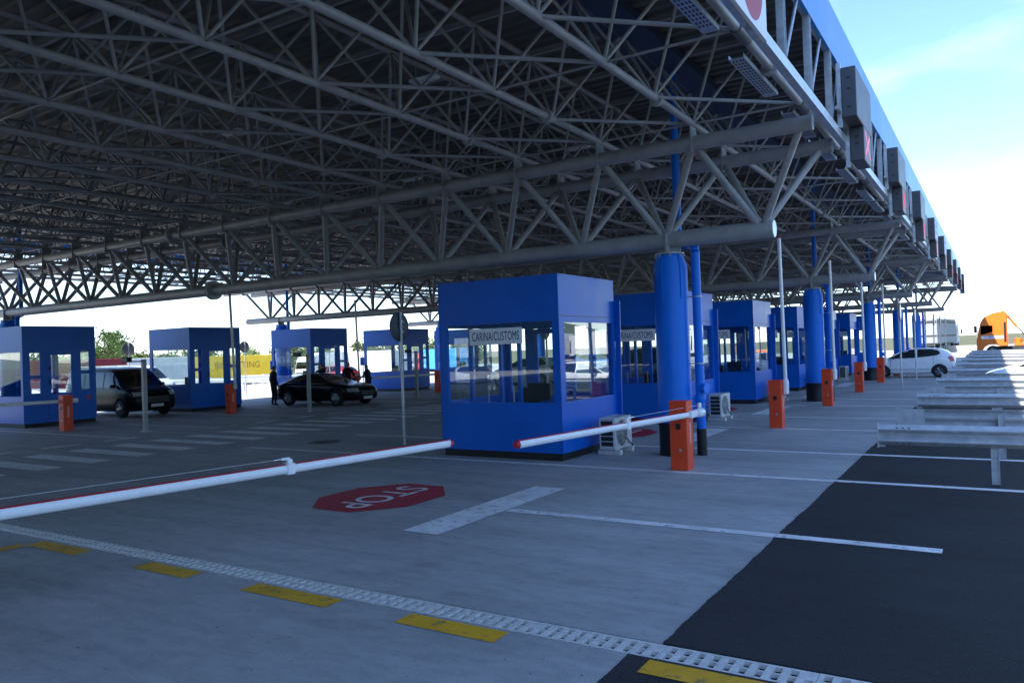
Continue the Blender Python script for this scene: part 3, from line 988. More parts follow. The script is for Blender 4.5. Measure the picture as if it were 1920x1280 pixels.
for k, y in enumerate(LY):
    o = protoL if k == 0 else copy_tree(protoL)
    o.location = (-28.0, y, 0)
    tag(o, ('blue control booth cut off by the left edge of the picture' if k == 0 else '%s blue control booth from the left edge in the far row' % ORD[k]), 'booth', 'blue control booths of the far left row')

# ------------------------------------------------------------------ air conditioners
def make_ac():
    t = thing('air_conditioner', '', 'air conditioner')
    MB().box(-.17, .17, -.40, .40, .10, .72, .015).build('casing', 'ac_white', t)
    MB().box(-.13, .13, -.402, -.400, .16, .68).build('grille_backing', 'ac_dark', t)
    for i in range(6):
        z = .16 + i * .1
        MB().box(-.15, .14, -.416, -.403, z, z + .014).build('grille_slat', 'ac_white', t)
    for x in (-.15, .13):
        MB().box(x, x + .014, -.416, -.403, .16, .68).build('grille_slat', 'ac_white', t)
    f = MB().lathe([(.0, .171), (.25, .171)], 28, (0, -.09, .41), 'X').build('fan_opening', 'ac_dark', t)
    rg = MB()
    for r_ in (.06, .11, .16, .21, .255):
        rg.lathe([(r_, .185), (r_ + .006, .185), (r_ + .006, .191), (r_, .191)], 28, (0, -.09, .41), 'X')
    for a in range(0, 360, 30):
        rg.tube((.188, -.09, .41), (.188, -.09 + .255 * math.cos(R(a)), .41 + .255 * math.sin(R(a))), .003, 4)
    tag(rg.build('fan_guard', 'ac_white', t), kind='stuff')
    fb = MB().lathe([(0, .180), (.05, .178)], 16, (0, -.09, .41), 'X')
    for a in (20, 140, 260):
        c, s = math.cos(R(a)), math.sin(R(a))
        c2, s2 = math.cos(R(a + 50)), math.sin(R(a + 50))
        fb.add([(.174, -.09 + .04 * c, .41 + .04 * s), (.178, -.09 + .22 * c, .41 + .22 * s), (.174, -.09 + .22 * c2, .41 + .22 * s2)], [(0, 1, 2)])
    fb.build('fan', 'interior_grey', t)
    for y in (-.34, .22):
        MB().box(-.24, .24, y, y + .12, 0, .10, .01).build('foot', 'grate_concrete', t)
    pts = [(.18, .1, .3), (.2, .2, .2), (.19, .38, .14), (.1, .5, .03), (-.2, .6, .02)]
    MB().path(pts, .012, 6).build('hose', 'black_plastic', t)
    return t
ac = make_ac()
for k in range(5):
    o = ac if k == 0 else copy_tree(ac)
    o.location = (-6.40, 13.92 + P * k, 0)
    tag(o, '%s white outdoor air conditioner unit standing beside the blue booths' % ORD[k], 'air conditioner', 'air conditioners beside the right-hand booths')

# ------------------------------------------------------------------ barriers
def make_barrier_box(t, side=1):
    MB().box(-.15, .15, -.15, .15, 0, 1.13, .012).build('housing', 'barrier_red', t)
    MB().box(-.155, .155, -.155, .155, 1.115, 1.15, .008).build('lid', 'barrier_red', t)
    MB().box(-.04, .04, -.158, -.150, .68, .78).build('key_hatch', 'black_plastic', t)
    MB().box(.01, .05, -.158, -.150, .32, .36).build('lock', 'galvanised', t)
    MB().box(.150, .157, -.03, .02, .44, .78).build('reflector', 'reflector_pale', t)
def boom_meshes(L, clamp, rr=(.042, .053)):
    """boom along local -Y from the hub; flat oval section, red upper edge"""
    b, n = MB(), 20
    ring = []
    for i in range(n):
        a = 2 * math.pi * i / n
        ring.append((rr[0] * math.cos(a), rr[1] * math.sin(a)))
    vs = [(u, -.05, v) for u, v in ring] + [(u * .97, -L, v * .97) for u, v in ring]
    b.add(vs, [(i, (i + 1) % n, n + (i + 1) % n, n + i) for i in range(n)], True)
    b.add(vs, [tuple(range(n)), tuple(range(n, 2 * n))[::-1]])
    red = MB()
    vs, fs = [], []
    k = 7
    for y in (-.35, -L + .02):
        for i in range(k):
            a = R(52 + 76 * i / (k - 1))
            vs.append((rr[0] * 1.02 * math.cos(a), y, rr[1] * 1.02 * math.sin(a)))
        vs += [(-rr[0] * .50, y, rr[1] * .84), (rr[0] * .50, y, rr[1] * .84)]
    q = k + 2
    fs = [(i, (i + 1) % q, q + (i + 1) % q, q + i) for i in range(q)] + [tuple(range(q))[::-1], tuple(range(q, 2 * q))]
    red.add(vs, fs)
    return b, red
def make_barrier(L=4.6, clamp=2.0, wire=True):
    t = thing('barrier_gate', '', 'barrier')
    make_barrier_box(t)
    return t
def add_boom(t, hub, L, clamp, rot, white_first=True):
    h = link('boom', None, t, hub)
    h.rotation_euler = rot
    b, red = boom_meshes(L, clamp)
    me = b.mesh('boom', 'boom_white')
    h2_ = link('boom_arm', me, h)
    return h
def boom_part(t, hub, L, clamp, M3, red_on=True, full=True):
    """boom as a part of t with its pieces as sub-parts; M3 rotates the local -Y boom"""
    mtx = Matrix.Translation(hub) @ M3
    b, red = boom_meshes(L, clamp)
    me = b.mesh('boom', 'boom_white')
    o = link('boom', me, t)
    o.matrix_local = mtx
    if red_on:
        red.build('red_edge', 'boom_red', o)
    MB().tube((0, -L + .004, 0), (0, -L - .045, 0), .055, 16, .04).build('end_cap', 'boom_red', o)
    MB().lathe([(0, .06), (.05, .06), (.075, .04), (.075, -.10), (.058, -.16), (0, -.16)], 24, (0, 0, 0), 'Y').build('hub', 'boom_white', o)
    if full:
        cl = MB().box(-.05, .05, -clamp - .05, -clamp + .05, -.062, .062, .012)
        cl.box(-.024, .024, -clamp - .03, -clamp + .03, .055, .105, .008).box(-.022, .022, -clamp, -clamp + .10, .095, .122, .006)
        cl.build('clamp', 'boom_white', o)
        MB().tube((0, -clamp + .09, .108), (0, -clamp + .19, .108), .014, 8).build('turnbuckle', 'chrome', o)
        MB().tube((0, -clamp + .18, .108), (0, -.05, .13), .004, 5).build('stay_wire', 'galvanised', o)
        MB().box(-.02, .02, -.08, 0, .08, .17, .006).build('wire_bracket', 'boom_white', o)
    return o
bar = make_barrier()
tiltz = -0.165
bars = []
BX = -4.50
def place_barrier(x, y, label, group):
    o = bar if not bars else copy_tree(bar)
    o.location = (x, y, 0)
    tag(o, label, 'barrier', group)
    bars.append(o)
    return o
allb = []
for k in range(6):
    o = place_barrier(BX, 12.40 + 6.66 * k, ('red barrier gate beside the nearest blue column with its white boom lowered' if k == 0 else '%s red barrier gate in the right-hand row with its boom raised' % ORD[k]), 'red barrier gates of the right-hand row')
    allb.append((o, k))
ob = place_barrier(-7.05, 1.75, 'barrier whose long white red-edged boom reaches across the left foreground', 'red barrier gates in the foreground')
LB = [(-25.26, 13.2), (-25.3, 19.5), (-24.9, 32.2), (-25.2, 26.3)]
lo_ = []
for i, (x, y) in enumerate(LB):
    lab = ['red barrier gate before the leftmost booth with its boom lowered', 'red barrier gate before the second far-row booth with its boom raised', 'red barrier gate before the fourth far-row booth with its boom lowered', 'red barrier gate beside the black car with its boom raised'][i]
    lo_.append(place_barrier(x, y, lab, 'red barrier gates of the far left row'))
DOWN = Matrix.Rotation(tiltz, 4, 'Z')
UPR = Matrix.Rotation(R(-88), 4, 'X')
for o, k in allb:
    if k == 0:
        boom_part(o, (.21, .40, .92), 4.75, 2.28, DOWN)
        MB().box(.15, .21, -.06, .44, .86, .98, .01).build('boom_bracket', 'boom_white', o)
    else:
        boom_part(o, (.21, .06, 1.0), 3.55, 2, UPR, True, False)
        MB().box(.155, .27, -.02, .14, .80, 1.12, .03).build('boom_bracket', 'boom_white', o)
boom_part(ob, (.0, .0, .92), 6.30, 3.95, Matrix.Rotation(math.pi + tiltz, 4, 'Z'))
for i, o in enumerate(lo_):
    if i in (0, 2):
        boom_part(o, (-.05, .35, .95), 4.4, 2.2, Matrix.Rotation(R(-14), 4, 'Z'), False, False)
    else:
        boom_part(o, (.21, .06, 1.0), 3.6, 2, UPR, False, False)

# ------------------------------------------------------------------ guard rails
def w_profile():
    return [(0.0, .812), (-.014, .812), (-.088, .752), (-.088, .742), (-.006, .692), (-.006, .652), (-.088, .586), (-.088, .574), (-.012, .515), (0, .512)]
grm = {}
def guard_rail(x0, x1, y, face, label, group, posts):
    t = thing('guard_rail', label, 'guard rail', (x0, y, 0), 0, group)
    key = (round(x1 - x0, 2), face)
    L = x1 - x0
    if key not in grm:
        pr = [(u * -face, z) for u, z in w_profile()]
        inner = [(u + .004 * face, z) for u, z in pr]
        b = MB()
        n = len(pr)
        vs = []
        for x in (0, L):
            vs += [(x, u, z) for u, z in pr] + [(x, u + .006 * (1 if face < 0 else -1), z) for u, z in pr]
        fs = []
        for i in range(n - 1):
            fs += [(i, i + 1, 2 * n + i + 1, 2 * n + i), (n + i, 3 * n + i, 3 * n + i + 1, n + i + 1)]
        b.add(vs, fs)
        e = MB()
        dy = -.085 if face < 0 else 0
        e.box(-.010, .002, -.105 if face < 0 else -.01, .01 if face < 0 else .105, .48, .825)
        e.box(-.012, .08, .012 if face < 0 else -.024, .024 if face < 0 else -.012, .48, .825)
        if face > 0:
            e.box(.08, .42, -.022, -.014, .50, .81)
        bl = MB()
        for x in (.25, .33, .41, L * .3, L * .6):
            for z in (.77, .54):
                yy = -.06 if face < 0 else .06
                bl.tube((x, yy - .02, z), (x, yy + .02, z), .012, 6)
        ps = MB().box(-.05, .05, -.006 + (.035 * -face), .006 + (.035 * -face), 0, .74)
        ps.box(-.05, -.042, -.028 + .035 * -face, .028 + .035 * -face, 0, .735).box(.042, .05, -.028 + .035 * -face, .028 + .035 * -face, 0, .735)
        grm[key] = (b.mesh('beam', 'rail_zinc', False), e.mesh('end_plate', 'rail_zinc'), bl.mesh('bolts', 'steel_dark'), ps.mesh('post', 'rail_zinc'))
    a = grm[key]
    bo = link('beam', a[0], t)
    link('end_plate', a[1], t)
    tag(link('bolts', a[2], bo), kind='stuff')
    for p_ in posts:
        link('post', a[3], t, (p_, 0, 0))
for k in range(9):
    guard_rail(-1.5, 18, 12.5 + P * k, -1, '%s galvanised guard rail on the right, showing its ribbed face' % ORD[k], 'guard rails of the right-hand lanes, ribbed face', [1.45, 5.45, 9.45, 13.45, 17.45])
    guard_rail(-1.5, 18, 15.2 + P * k, 1, '%s galvanised guard rail on the right, showing its flat back' % ORD[k], 'guard rails of the right-hand lanes, flat back', [1.55, 5.55, 9.55, 13.55, 17.55])
for k in range(5):
    guard_rail(-51, -38, 13.6 + 6.6 * k, -1, '%s sunlit guard rail beyond the far left booths, ribbed face' % ORD[k], 'guard rails of the far left lanes, ribbed face', [1, 5, 9, 12.5])
    guard_rail(-51, -38, 16.0 + 6.6 * k, 1, '%s sunlit guard rail beyond the far left booths, flat back' % ORD[k], 'guard rails of the far left lanes, flat back', [1, 5, 9, 12.5])

# ------------------------------------------------------------------ signs on posts
def round_sign(x, y, z, r, face, label, group, base=0.0):
    t = thing('round_sign', label, 'road sign', (x, y, base), 0, group)
    MB().tube((0, 0, 0), (0, 0, z + r - base), .032, 12).build('post', 'galvanised', t)
    dx = .04 * face
    lo, hi = sorted((dx, dx + .012 * face))
    MB().lathe([(0, lo), (r, lo), (r + .006, (lo + hi) / 2), (r, hi), (0, hi)], 32, (0, 0, z - base), 'X').build('disc', 'sign_back', t)
    c = dx + .013 * face
    MB().lathe([(0, c), (r * .8, c)], 32, (0, 0, z - base), 'X').build('sign_face', 'sign_white', t)
    MB().lathe([(r * .8, c + .0005 * face), (r * .985, c + .0005 * face)], 32, (0, 0, z - base), 'X').build('red_ring', 'boom_red', t)
    for dz in (-.12, .12):
        MB().box(-.045 if face > 0 else -.05, .05 if face > 0 else .045, -.04, .04, z - base + dz - .015, z - base + dz + .015).build('clip', 'galvanised', t)
for k in range(3):
    round_sign(-11.6, 13.65 + P * k, 2.72, .335, -1, '%s round road sign seen from its grey back, left of the booths' % ORD[k], 'round signs behind the right-hand booths')
for k in range(3, 9):
    round_sign(-3.22, 14.15 + P * k, 3.08, .36, 1, '%s round road sign seen edge-on on a slim post past the gates' % ORD[k - 3], 'round signs seen edge-on')
for k, (x, y) in enumerate(((-36, 21.9), (-36, 28.8), (-36, 35.3))):
    round_sign(x, y, 2.78, .33, -1, '%s round grey sign back beyond the far booths' % ORD[k], 'round signs beyond the far booths')

# camera posts
cp = thing('camera_post', '', 'camera')
MB().box(-.06, .06, -.06, .06, 0, 2.2, .008).build('post', 'steel_grey', cp)
MB().box(-.12, .12, -.12, .12, 0, .012).build('base_plate', 'galvanised', cp)
MB().box(-.02, .02, -.45, -.06, 2.12, 2.16).build('arm', 'steel_dark', cp)
cb = MB().box(-.16, .16, -.62, -.46, 2.12, 2.26, .02)
cbo = cb.build('camera_housing', 'black_plastic', cp)
MB().box(-.20, .17, -.63, -.45, 2.262, 2.275).build('sun_shield', 'steel_dark', cbo)
MB().lathe([(0, .166), (.05, .166), (.05, .175), (0, .175)], 14, (0, -.54, 2.19), 'X').build('lens', 'dark_glass', cbo)
for i, (x, y) in enumerate(((-22.0, 13.85), (-22.3, 20.75), (-22.6, 27.6))):
    o = cp if i == 0 else copy_tree(cp)
    o.location = (x, y, 0)
    tag(o, ['dark square camera post in front of the black van', 'dark camera post in front of the black coupe', 'dark camera post farthest back, before the fourth far-row booth'][i], 'camera', 'camera posts beside the crossing')
# blue kiosks signs beyond booths
for i, (x, y) in enumerate(((-33.4, 28.6), (-33.4, 35.6))):
    t = thing('blue_post_sign', ['square blue sign on a post behind the third far-row booth', 'square blue sign on a post behind the fourth far-row booth'][i], 'road sign', (x, y, 0), 0, 'blue signs behind the far booths')
    MB().tube((0, 0, 0), (0, 0, 2.1), .035, 10).build('post', 'column_blue', t)
    MB().box(-.02, .02, -.24, .24, 1.45, 1.95).build('panel', 'booth_blue', t)
    MB().box(.021, .024, -.03, .03, 1.52, 1.8).box(.021, .024, -.1, .1, 1.80, 1.86).build('white_mark', 'sign_white', t)

# ------------------------------------------------------------------ lane displays on the fascia
def make_display():
    t = thing('lane_display', '', 'display')
    big = MB().box(-.12, .12, 0, 2.0, .66, 1.58, .012).build('upper_cabinet', 'display_grey', t)
    sm = MB().box(-.12, .12, .82, 1.72, 0, .66 - .004, .012).build('lower_cabinet', 'display_grey', t)
    for z in (.82, 1.16, 1.36):
        MB().box(-.03, .03, -.004, 0, z, z + .035).build('vent', 'black_plastic', big)
    for z in (.32, .46):
        MB().box(-.03, .03, .816, .82, z, z + .03).build('vent', 'black_plastic', sm)
    MB().box(-.20, -.125, .05, .12, .5, 1.7).build('bracket', 'galvanised', t)
    MB().box(-.20, -.125, 1.88, 1.95, .5, 1.7).build('bracket', 'galvanised', t)
    MB().box(-.20, -.125, .85, .91, -.1, .66).build('bracket', 'galvanised', t)
    MB().tube((-.16, -.3, .78), (-.16, 2.2, .78), .03, 8).build('fixing_bar', 'galvanised', t)
    return t
dp = make_display()
for k in range(9):
    o = dp if k == 0 else copy_tree(dp)
    o.location = (-1.97, 14.25 + P * k, 5.28)
    o.scale = (1, .94, .93)
    tag(o, '%s dark lane display cabinet hung on the edge of the canopy' % ORD[k], 'display', 'lane displays along the canopy edge')
    low = [c for c in o.children if c.name.startswith('lower_cabinet')][0]
    upc = [c for c in o.children if c.name.startswith('upper_cabinet')][0]
    if k not in (3, 4):
        x = MB()
        for a, b in (((.96, .12), (1.58, .58)), ((.96, .58), (1.58, .12))):
            dy, dz = b[0] - a[0], b[1] - a[1]
            L = math.hypot(dy, dz)
            nx, nz = -dz / L * .055, dy / L * .055
            xx = .123 + (.001 if a[1] > .3 else 0)
            x.add([(xx, a[0] + nx, a[1] + nz), (xx, b[0] + nx, b[1] + nz), (xx, b[0] - nx, b[1] - nz), (xx, a[0] - nx, a[1] - nz)], [(0, 1, 2, 3)])
        x.build('red_cross', 'led_red', low, fix=False)
    else:
        for r_ in range(3):
            MB().box(.121, .124, .25, 1.75 - .3 * r_, .80 + r_ * .26, .96 + r_ * .26).build('lit_line', 'led_blue', upc)
# white panel with a no-entry disc
t = thing('no_entry_panel', 'white panel with a red no-entry disc hung under the blue fascia', 'road sign', (-2.0, 7.95, 5.35))
MB().box(-.02, .02, -.64, .63, 0, 1.32).build('panel', 'sign_white', t)
MB().lathe([(0, .0215), (.45, .0215)], 40, (0, .03, .50), 'X').build('red_disc', 'boom_red', t)
MB().box(.022, .0235, -.26, .32, .43, .58).build('white_bar', 'sign_white', t)
MB().box(-.15, -.022, -.5, -.44, .1, 1.3).build('bracket', 'galvanised', t)
MB().box(-.15, -.022, .44, .5, .1, 1.3).build('bracket', 'galvanised', t)
for i in range(1, 2):
    pass

# ------------------------------------------------------------------ vehicles
def lerp(a, b, t):
    return a + (b - a) * t
def wheel_meshes(r, w, spokes=5):
    t = MB().lathe([(r * .62, -w / 2), (r * .9, -w / 2), (r, -w * .32), (r, w * .32), (r * .9, w / 2), (r * .62, w / 2)], 32, axis='Y').mesh('tyre', 'rubber')
    b = MB().lathe([(r * .60, w * .46), (r * .66, w * .46), (r * .66, w * .35), (r * .60, w * .30), (r * .58, -w * .1), (0, -w * .1)], 32, axis='Y')
    for i in range(spokes):
        a = 2 * math.pi * i / spokes + .3
        for da in (-.09, .09):
            p = (r * .62 * math.sin(a + da), w * .38, r * .62 * math.cos(a + da))
            q = (r * .08 * math.sin(a), w * .42, r * .08 * math.cos(a))
            b.tube(q, p, r * .07, 5)
    b.lathe([(0, w * .46), (r * .12, w * .45), (r * .14, w * .3)], 12, axis='Y')
    return t, b.mesh('rim', 'alloy')
WHEELS = {}
def add_wheel(t, x, y, r, w, side, spokes=5):
    key = (round(r, 3), round(w, 3), spokes)
    if key not in WHEELS:
        WHEELS[key] = wheel_meshes(r, w, spokes)
    tm, rm = WHEELS[key]
    o = link('wheel', tm, t, (x, y, r))
    if side < 0:
        o.rotation_euler = (0, 0, math.pi)
    link('rim', rm, o)
def body_mesh(name, stations, mt, wheels, wr, W, sub=2):
    """stations: (x, zb, zs, zt, w, wt) front to rear, smooth body with wheel arches cut"""
    rings = []
    for x, zb, zs, zt, w, wt in stations:
        half = [(0, zb), (w * .78, zb), (w * .95, zb + .06), (w * 1.0, lerp(zb, zs, .42)), (w * .985, lerp(zb, zs, .85)), (w * .955, zs),
                (lerp(w * .95, wt, .5), lerp(zs, zt, .5)), (wt, lerp(zs, zt, .88)), (wt * .86, zt), (0, zt + .012)]
        ring = [(x, y, z) for y, z in half] + [(x, -y, z) for y, z in half[-2:0:-1]]
        rings.append(ring)
    b = MB()
    n = len(rings[0])
    vs = [v for r_ in rings for v in r_]
    fs = []
    for i in range(len(rings) - 1):
        for j in range(n):
            fs.append((i * n + j, i * n + (j + 1) % n, (i + 1) * n + (j + 1) % n, (i + 1) * n + j))
    for base, fl in ((0, False), ((len(rings) - 1) * n, True)):
        h = n // 2
        for j in range(h):
            f = [base + j, base + j + 1, base + (n - j - 1) % n, base + (n - j) % n]
            g = []
            for q in f:
                if q not in g:
                    g.append(q)
            if len(g) >= 3:
                fs.append(tuple(g))
    b.add(vs, fs, True)
    me = b.mesh(name, mt)
    ob = link('tmp_body', me)
    ss = ob.modifiers.new('s', 'SUBSURF')
    ss.levels = ss.render_levels = sub
    m1 = evaluated(ob)
    bpy.data.objects.remove(ob)
    ob = link('tmp_body', m1)
    cuts = []
    for x in wheels:
        for s in (-1, 1):
            c = MB().tube((x, s * (W - .28), wr * 1.0), (x, s * (W + .3), wr * 1.0), wr * 1.17, 32)
            co = c.build('tmp_cut', 'black_plastic')
            cuts.append(co)
            bo = ob.modifiers.new('b', 'BOOLEAN')
            bo.object = co
            bo.operation = 'DIFFERENCE'
            bo.solver = 'EXACT'
    m2 = evaluated(ob)
    bpy.data.objects.remove(ob)
    for c in cuts:
        bpy.data.objects.remove(c)
    m2.name = name
    m2.materials.clear()
    m2.materials.append(M(mt))
    m2.materials.append(M('black_plastic'))
    wl = Vector
    for p in m2.polygons:
        c = p.center
        if abs(abs(c.y) - W) < 5:
            for x in wheels:
                dd_ = math.hypot(c.x - x, c.z - wr)
                if abs(c.y) < W - .02 and abs(dd_ - wr * 1.165) < .03 and abs(p.normal.y) < .5:
                    p.material_index = 1
                if abs(abs(c.y) - (W - .28)) < .02 and dd_ < wr * 1.18:
                    p.material_index = 1
    return m2
def bvh_of(me):
    return BVHTree.FromPolygons([v.co.copy() for v in me.vertices], [list(p.vertices) for p in me.polygons])
def patch(bvh, pts, d, off=.006, thick=0.0):
    """pts: 2-D grid of start points; project along d on the body and lift by off"""
    vs, fs, idx = [], [], {}
    d = Vector(d).normalized()
    for i, row in enumerate(pts):
        for j, p in enumerate(row):
            hit, nrm, _, _ = bvh.ray_cast(Vector(p), d)
            if hit is None:
                continue
            if nrm.dot(d) > 0:
                nrm = -nrm
            idx[i, j] = len(vs)
            vs.append(hit + nrm * off)
    for i in range(len(pts) - 1):
        for j in range(len(pts[0]) - 1):
            q = [(i, j), (i + 1, j), (i + 1, j + 1), (i, j + 1)]
            if all(k in idx for k in q):
                fs.append([idx[k] for k in q])
    return MB().add(vs, fs, True)
def side_grid(s, lower, upper, nx=14, nz=5):
    """lower/upper: polylines (x,z) evaluated over shared x range"""
    def ev(pl, x):
        for (x0, z0), (x1, z1) in zip(pl[:-1], pl[1:]):
            if x0 <= x <= x1:
                return lerp(z0, z1, (x - x0) / (x1 - x0 + 1e-9))
        return pl[-1][1] if x > pl[-1][0] else pl[0][1]
    xs0, xs1 = lower[0][0], lower[-1][0]
    g = []
    for i in range(nx + 1):
        x = lerp(xs0, xs1, i / nx)
        a, b_ = ev(lower, x), ev(upper, x)
        g.append([(x, s * 3, lerp(a, b_, j / nz)) for j in range(nz + 1)])
    return g
def front_grid(x, y0, y1, z0, z1, y0t, y1t, ny=10, nz=6):
    g = []
    for j in range(nz + 1):
        t = j / nz
        g.append([(x, lerp(lerp(y0, y0t, t), lerp(y1, y1t, t), i / ny), lerp(z0, z1, t)) for i in range(ny + 1)])
    return g
CARCACHE = {}
def build_car(key, name, paint, spec):
    t = thing(name, '', 'car')
    W, wr = spec['W'], spec['wr']
    me = body_mesh('body', spec['st'], paint, spec['wheels'], wr, W)
    link('body', me, t)
    bv = bvh_of(me)
    gl = spec.get('glass', 'car_glass')
    for s in (-1, 1):
        for lower, upper in spec['side']:
            patch(bv, side_grid(s, lower, upper), (0, -s, 0), .007).build('side_window', gl, t, fix=False)
        if 'trim' in spec:
            for lower, upper in spec['trim']:
                patch(bv, side_grid(s, lower, upper, 18, 2), (0, -s, 0), .009).build('window_trim', spec.get('trimmat', 'black_plastic'), t, fix=False)
        for x0, x1, z0, z1 in spec.get('handles', []):
            patch(bv, side_grid(s, [(x0, z0), (x1, z0)], [(x0, z1), (x1, z1)], 4, 2), (0, -s, 0), .018).build('door_handle', paint, t, fix=False)
        for x, za, zb in spec.get('gaps', []):
            patch(bv, side_grid(s, [(x - .006, za), (x + .006, za)], [(x - .006, zb), (x + .006, zb)], 1, 8), (0, -s, 0), .004).build('door_gap', 'black_plastic', t, fix=False)
        for x0, x1, z0, z1, m_ in spec.get('side_strips', []):
            patch(bv, side_grid(s, [(x0, z0), (x1, z0)], [(x0, z1), (x1, z1)], 16, 2), (0, -s, 0), .008).build('side_strip', m_, t, fix=False)
        mx_, mz = spec['mirror']
        MB().box(mx_ - .06, mx_ + .06, s * (W - .02) if s > 0 else s * (W + .17), s * (W + .17) if s > 0 else s * (W - .02), mz, mz + .13, .03).build('door_mirror', spec.get('mirrormat', paint), t)
        a = spec['head']
        g = front_grid(4, s * a[0], s * a[1], a[2], a[3], s * a[0], s * a[1], 6, 4)
        patch(bv, g, (-1, 0, 0), .008).build('headlight', 'lamp_clear', t, fix=False)
        a = spec['tail']
        g = front_grid(-6, s * a[0], s * a[1], a[2], a[3], s * a[0], s * a[1], 6, 4)
        patch(bv, g, (1, 0, 0), .008).build('tail_light', 'tail_red', t, fix=False)
        if 'tailside' in spec:
            lower, upper = spec['tailside']
            patch(bv, side_grid(s, lower, upper, 6, 3), (0, -s, 0), .009).build('tail_light', 'tail_red', t, fix=False)
        for x in spec['wheels']:
            add_wheel(t, x, s * (W - .10), wr, .21, s, spec.get('spokes', 5))
    a = spec['wind']
    patch(bv, front_grid(4, -a[0], a[0], a[1], a[2], -a[3], a[3]), (-1, 0, 0), .007).build('windscreen', gl, t, fix=False)
    a = spec['rear']
    patch(bv, front_grid(-6, -a[0], a[0], a[1], a[2], -a[3], a[3]), (1, 0, 0), .007).build('rear_window', gl, t, fix=False)
    a = spec['grille']
    patch(bv, front_grid(4, -a[0], a[0], a[1], a[2], -a[0], a[0], 8, 3), (-1, 0, 0), .007).build('grille', 'black_plastic', t, fix=False)
    fx = max(s_[0] for s_ in spec['st'])
    hit = bv.ray_cast(Vector((4, 0, a[1] - .1)), Vector((-1, 0, 0)))[0]
    px_ = hit.x if hit else fx
    MB().box(px_ - .01, px_ + .012, -.26, .26, a[1] - .16, a[1] - .05).build('number_plate', 'plate_white', t)
    bx = spec['tail'][2] - .25
    hit = bv.ray_cast(Vector((-6, 0, bx)), Vector((1, 0, 0)))[0]
    if hit:
        MB().box(hit.x - .012, hit.x + .01, -.26, .26, bx - .055, bx + .055).build('number_plate', 'plate_white', t)
    return t

HATCH = dict(W=.865, wr=.305, wheels=(1.24, -1.30), spokes=5, glass='car_glass',
    st=[(2.00, .30, .52, .60, .52, .42), (1.93, .22, .62, .70, .70, .60), (1.66, .18, .74, .83, .82, .70), (1.30, .18, .84, .93, .86, .72),
        (.92, .17, .90, 1.02, .865, .72), (.55, .17, .92, 1.22, .865, .64), (.15, .17, .93, 1.41, .865, .60), (-.25, .17, .95, 1.47, .865, .58),
        (-.75, .17, .98, 1.475, .865, .57), (-1.25, .18, 1.02, 1.44, .865, .56), (-1.62, .20, 1.04, 1.34, .85, .54), (-1.85, .26, .98, 1.12, .80, .56), (-1.99, .34, .84, .92, .70, .55), (-2.02, .40, .62, .72, .58, .45)],
    side=[([(-.30, .99), (.55, .965), (.92, .955)], [(-.30, 1.40), (.16, 1.37), (.60, 1.16), (.92, .985)]),
          ([(-1.36, 1.16), (-1.2, 1.09), (-.95, 1.06), (-.36, 1.0)], [(-1.36, 1.22), (-1.28, 1.33), (-1.0, 1.40), (-.36, 1.41)])],
    handles=[(-.26, -.10, .82, .85), (-1.10, -.94, .88, .91)], gaps=[(-.33, .30, .97), (.86, .40, .90), (-1.06, .62, 1.04)],
    side_strips=[(-1.0, .9, .40, .43, 'interior_grey')],
    mirror=(.70, .98), mirrormat='black_plastic', head=(.40, .74, .64, .78), tail=(.52, .80, .78, 1.04), tailside=([(-1.97, .82), (-1.70, .92)], [(-1.97, .98), (-1.70, 1.0)]),
    wind=(.66, .99, 1.38, .50), rear=(.52, 1.08, 1.32, .46), grille=(.45, .36, .52))
COUPE = dict(W=.93, wr=.345, wheels=(1.50, -1.38), spokes=7, glass='dark_glass',
    st=[(2.46, .32, .56, .64, .50, .40), (2.38, .24, .66, .73, .74, .60), (2.0, .19, .76, .86, .88, .72), (1.5, .18, .84, .93, .93, .76), (1.0, .18, .89, .98, .935, .76),
        (.55, .18, .91, 1.16, .935, .68), (.1, .18, .92, 1.33, .935, .62), (-.4, .18, .93, 1.40, .935, .60), (-.95, .18, .95, 1.36, .93, .58), (-1.45, .19, .97, 1.20, .92, .60), (-1.85, .22, .95, 1.06, .90, .66),
        (-2.25, .28, .88, .95, .82, .64), (-2.44, .36, .74, .80, .68, .52), (-2.48, .42, .6, .66, .5, .4)],
    side=[([(-1.45, 1.02), (-.4, .975), (.85, .955)], [(-1.45, 1.06), (-.95, 1.26), (-.4, 1.33), (.1, 1.27), (.85, .985)])],
    trim=[([(-1.5, .985), (-.4, .945), (.9, .925)], [(-1.5, 1.0), (-.4, .965), (.9, .945)])], trimmat='chrome',
    handles=[(-.15, .05, .80, .83), (-1.15, -.95, .83, .86)], gaps=[(-.25, .32, .93), (.95, .4, .88)],
    mirror=(.66, .96), head=(.50, .82, .60, .74), tail=(.5, .84, .70, .84), wind=(.70, .99, 1.28, .52), rear=(.58, 1.08, 1.30, .5), grille=(.36, .44, .62))
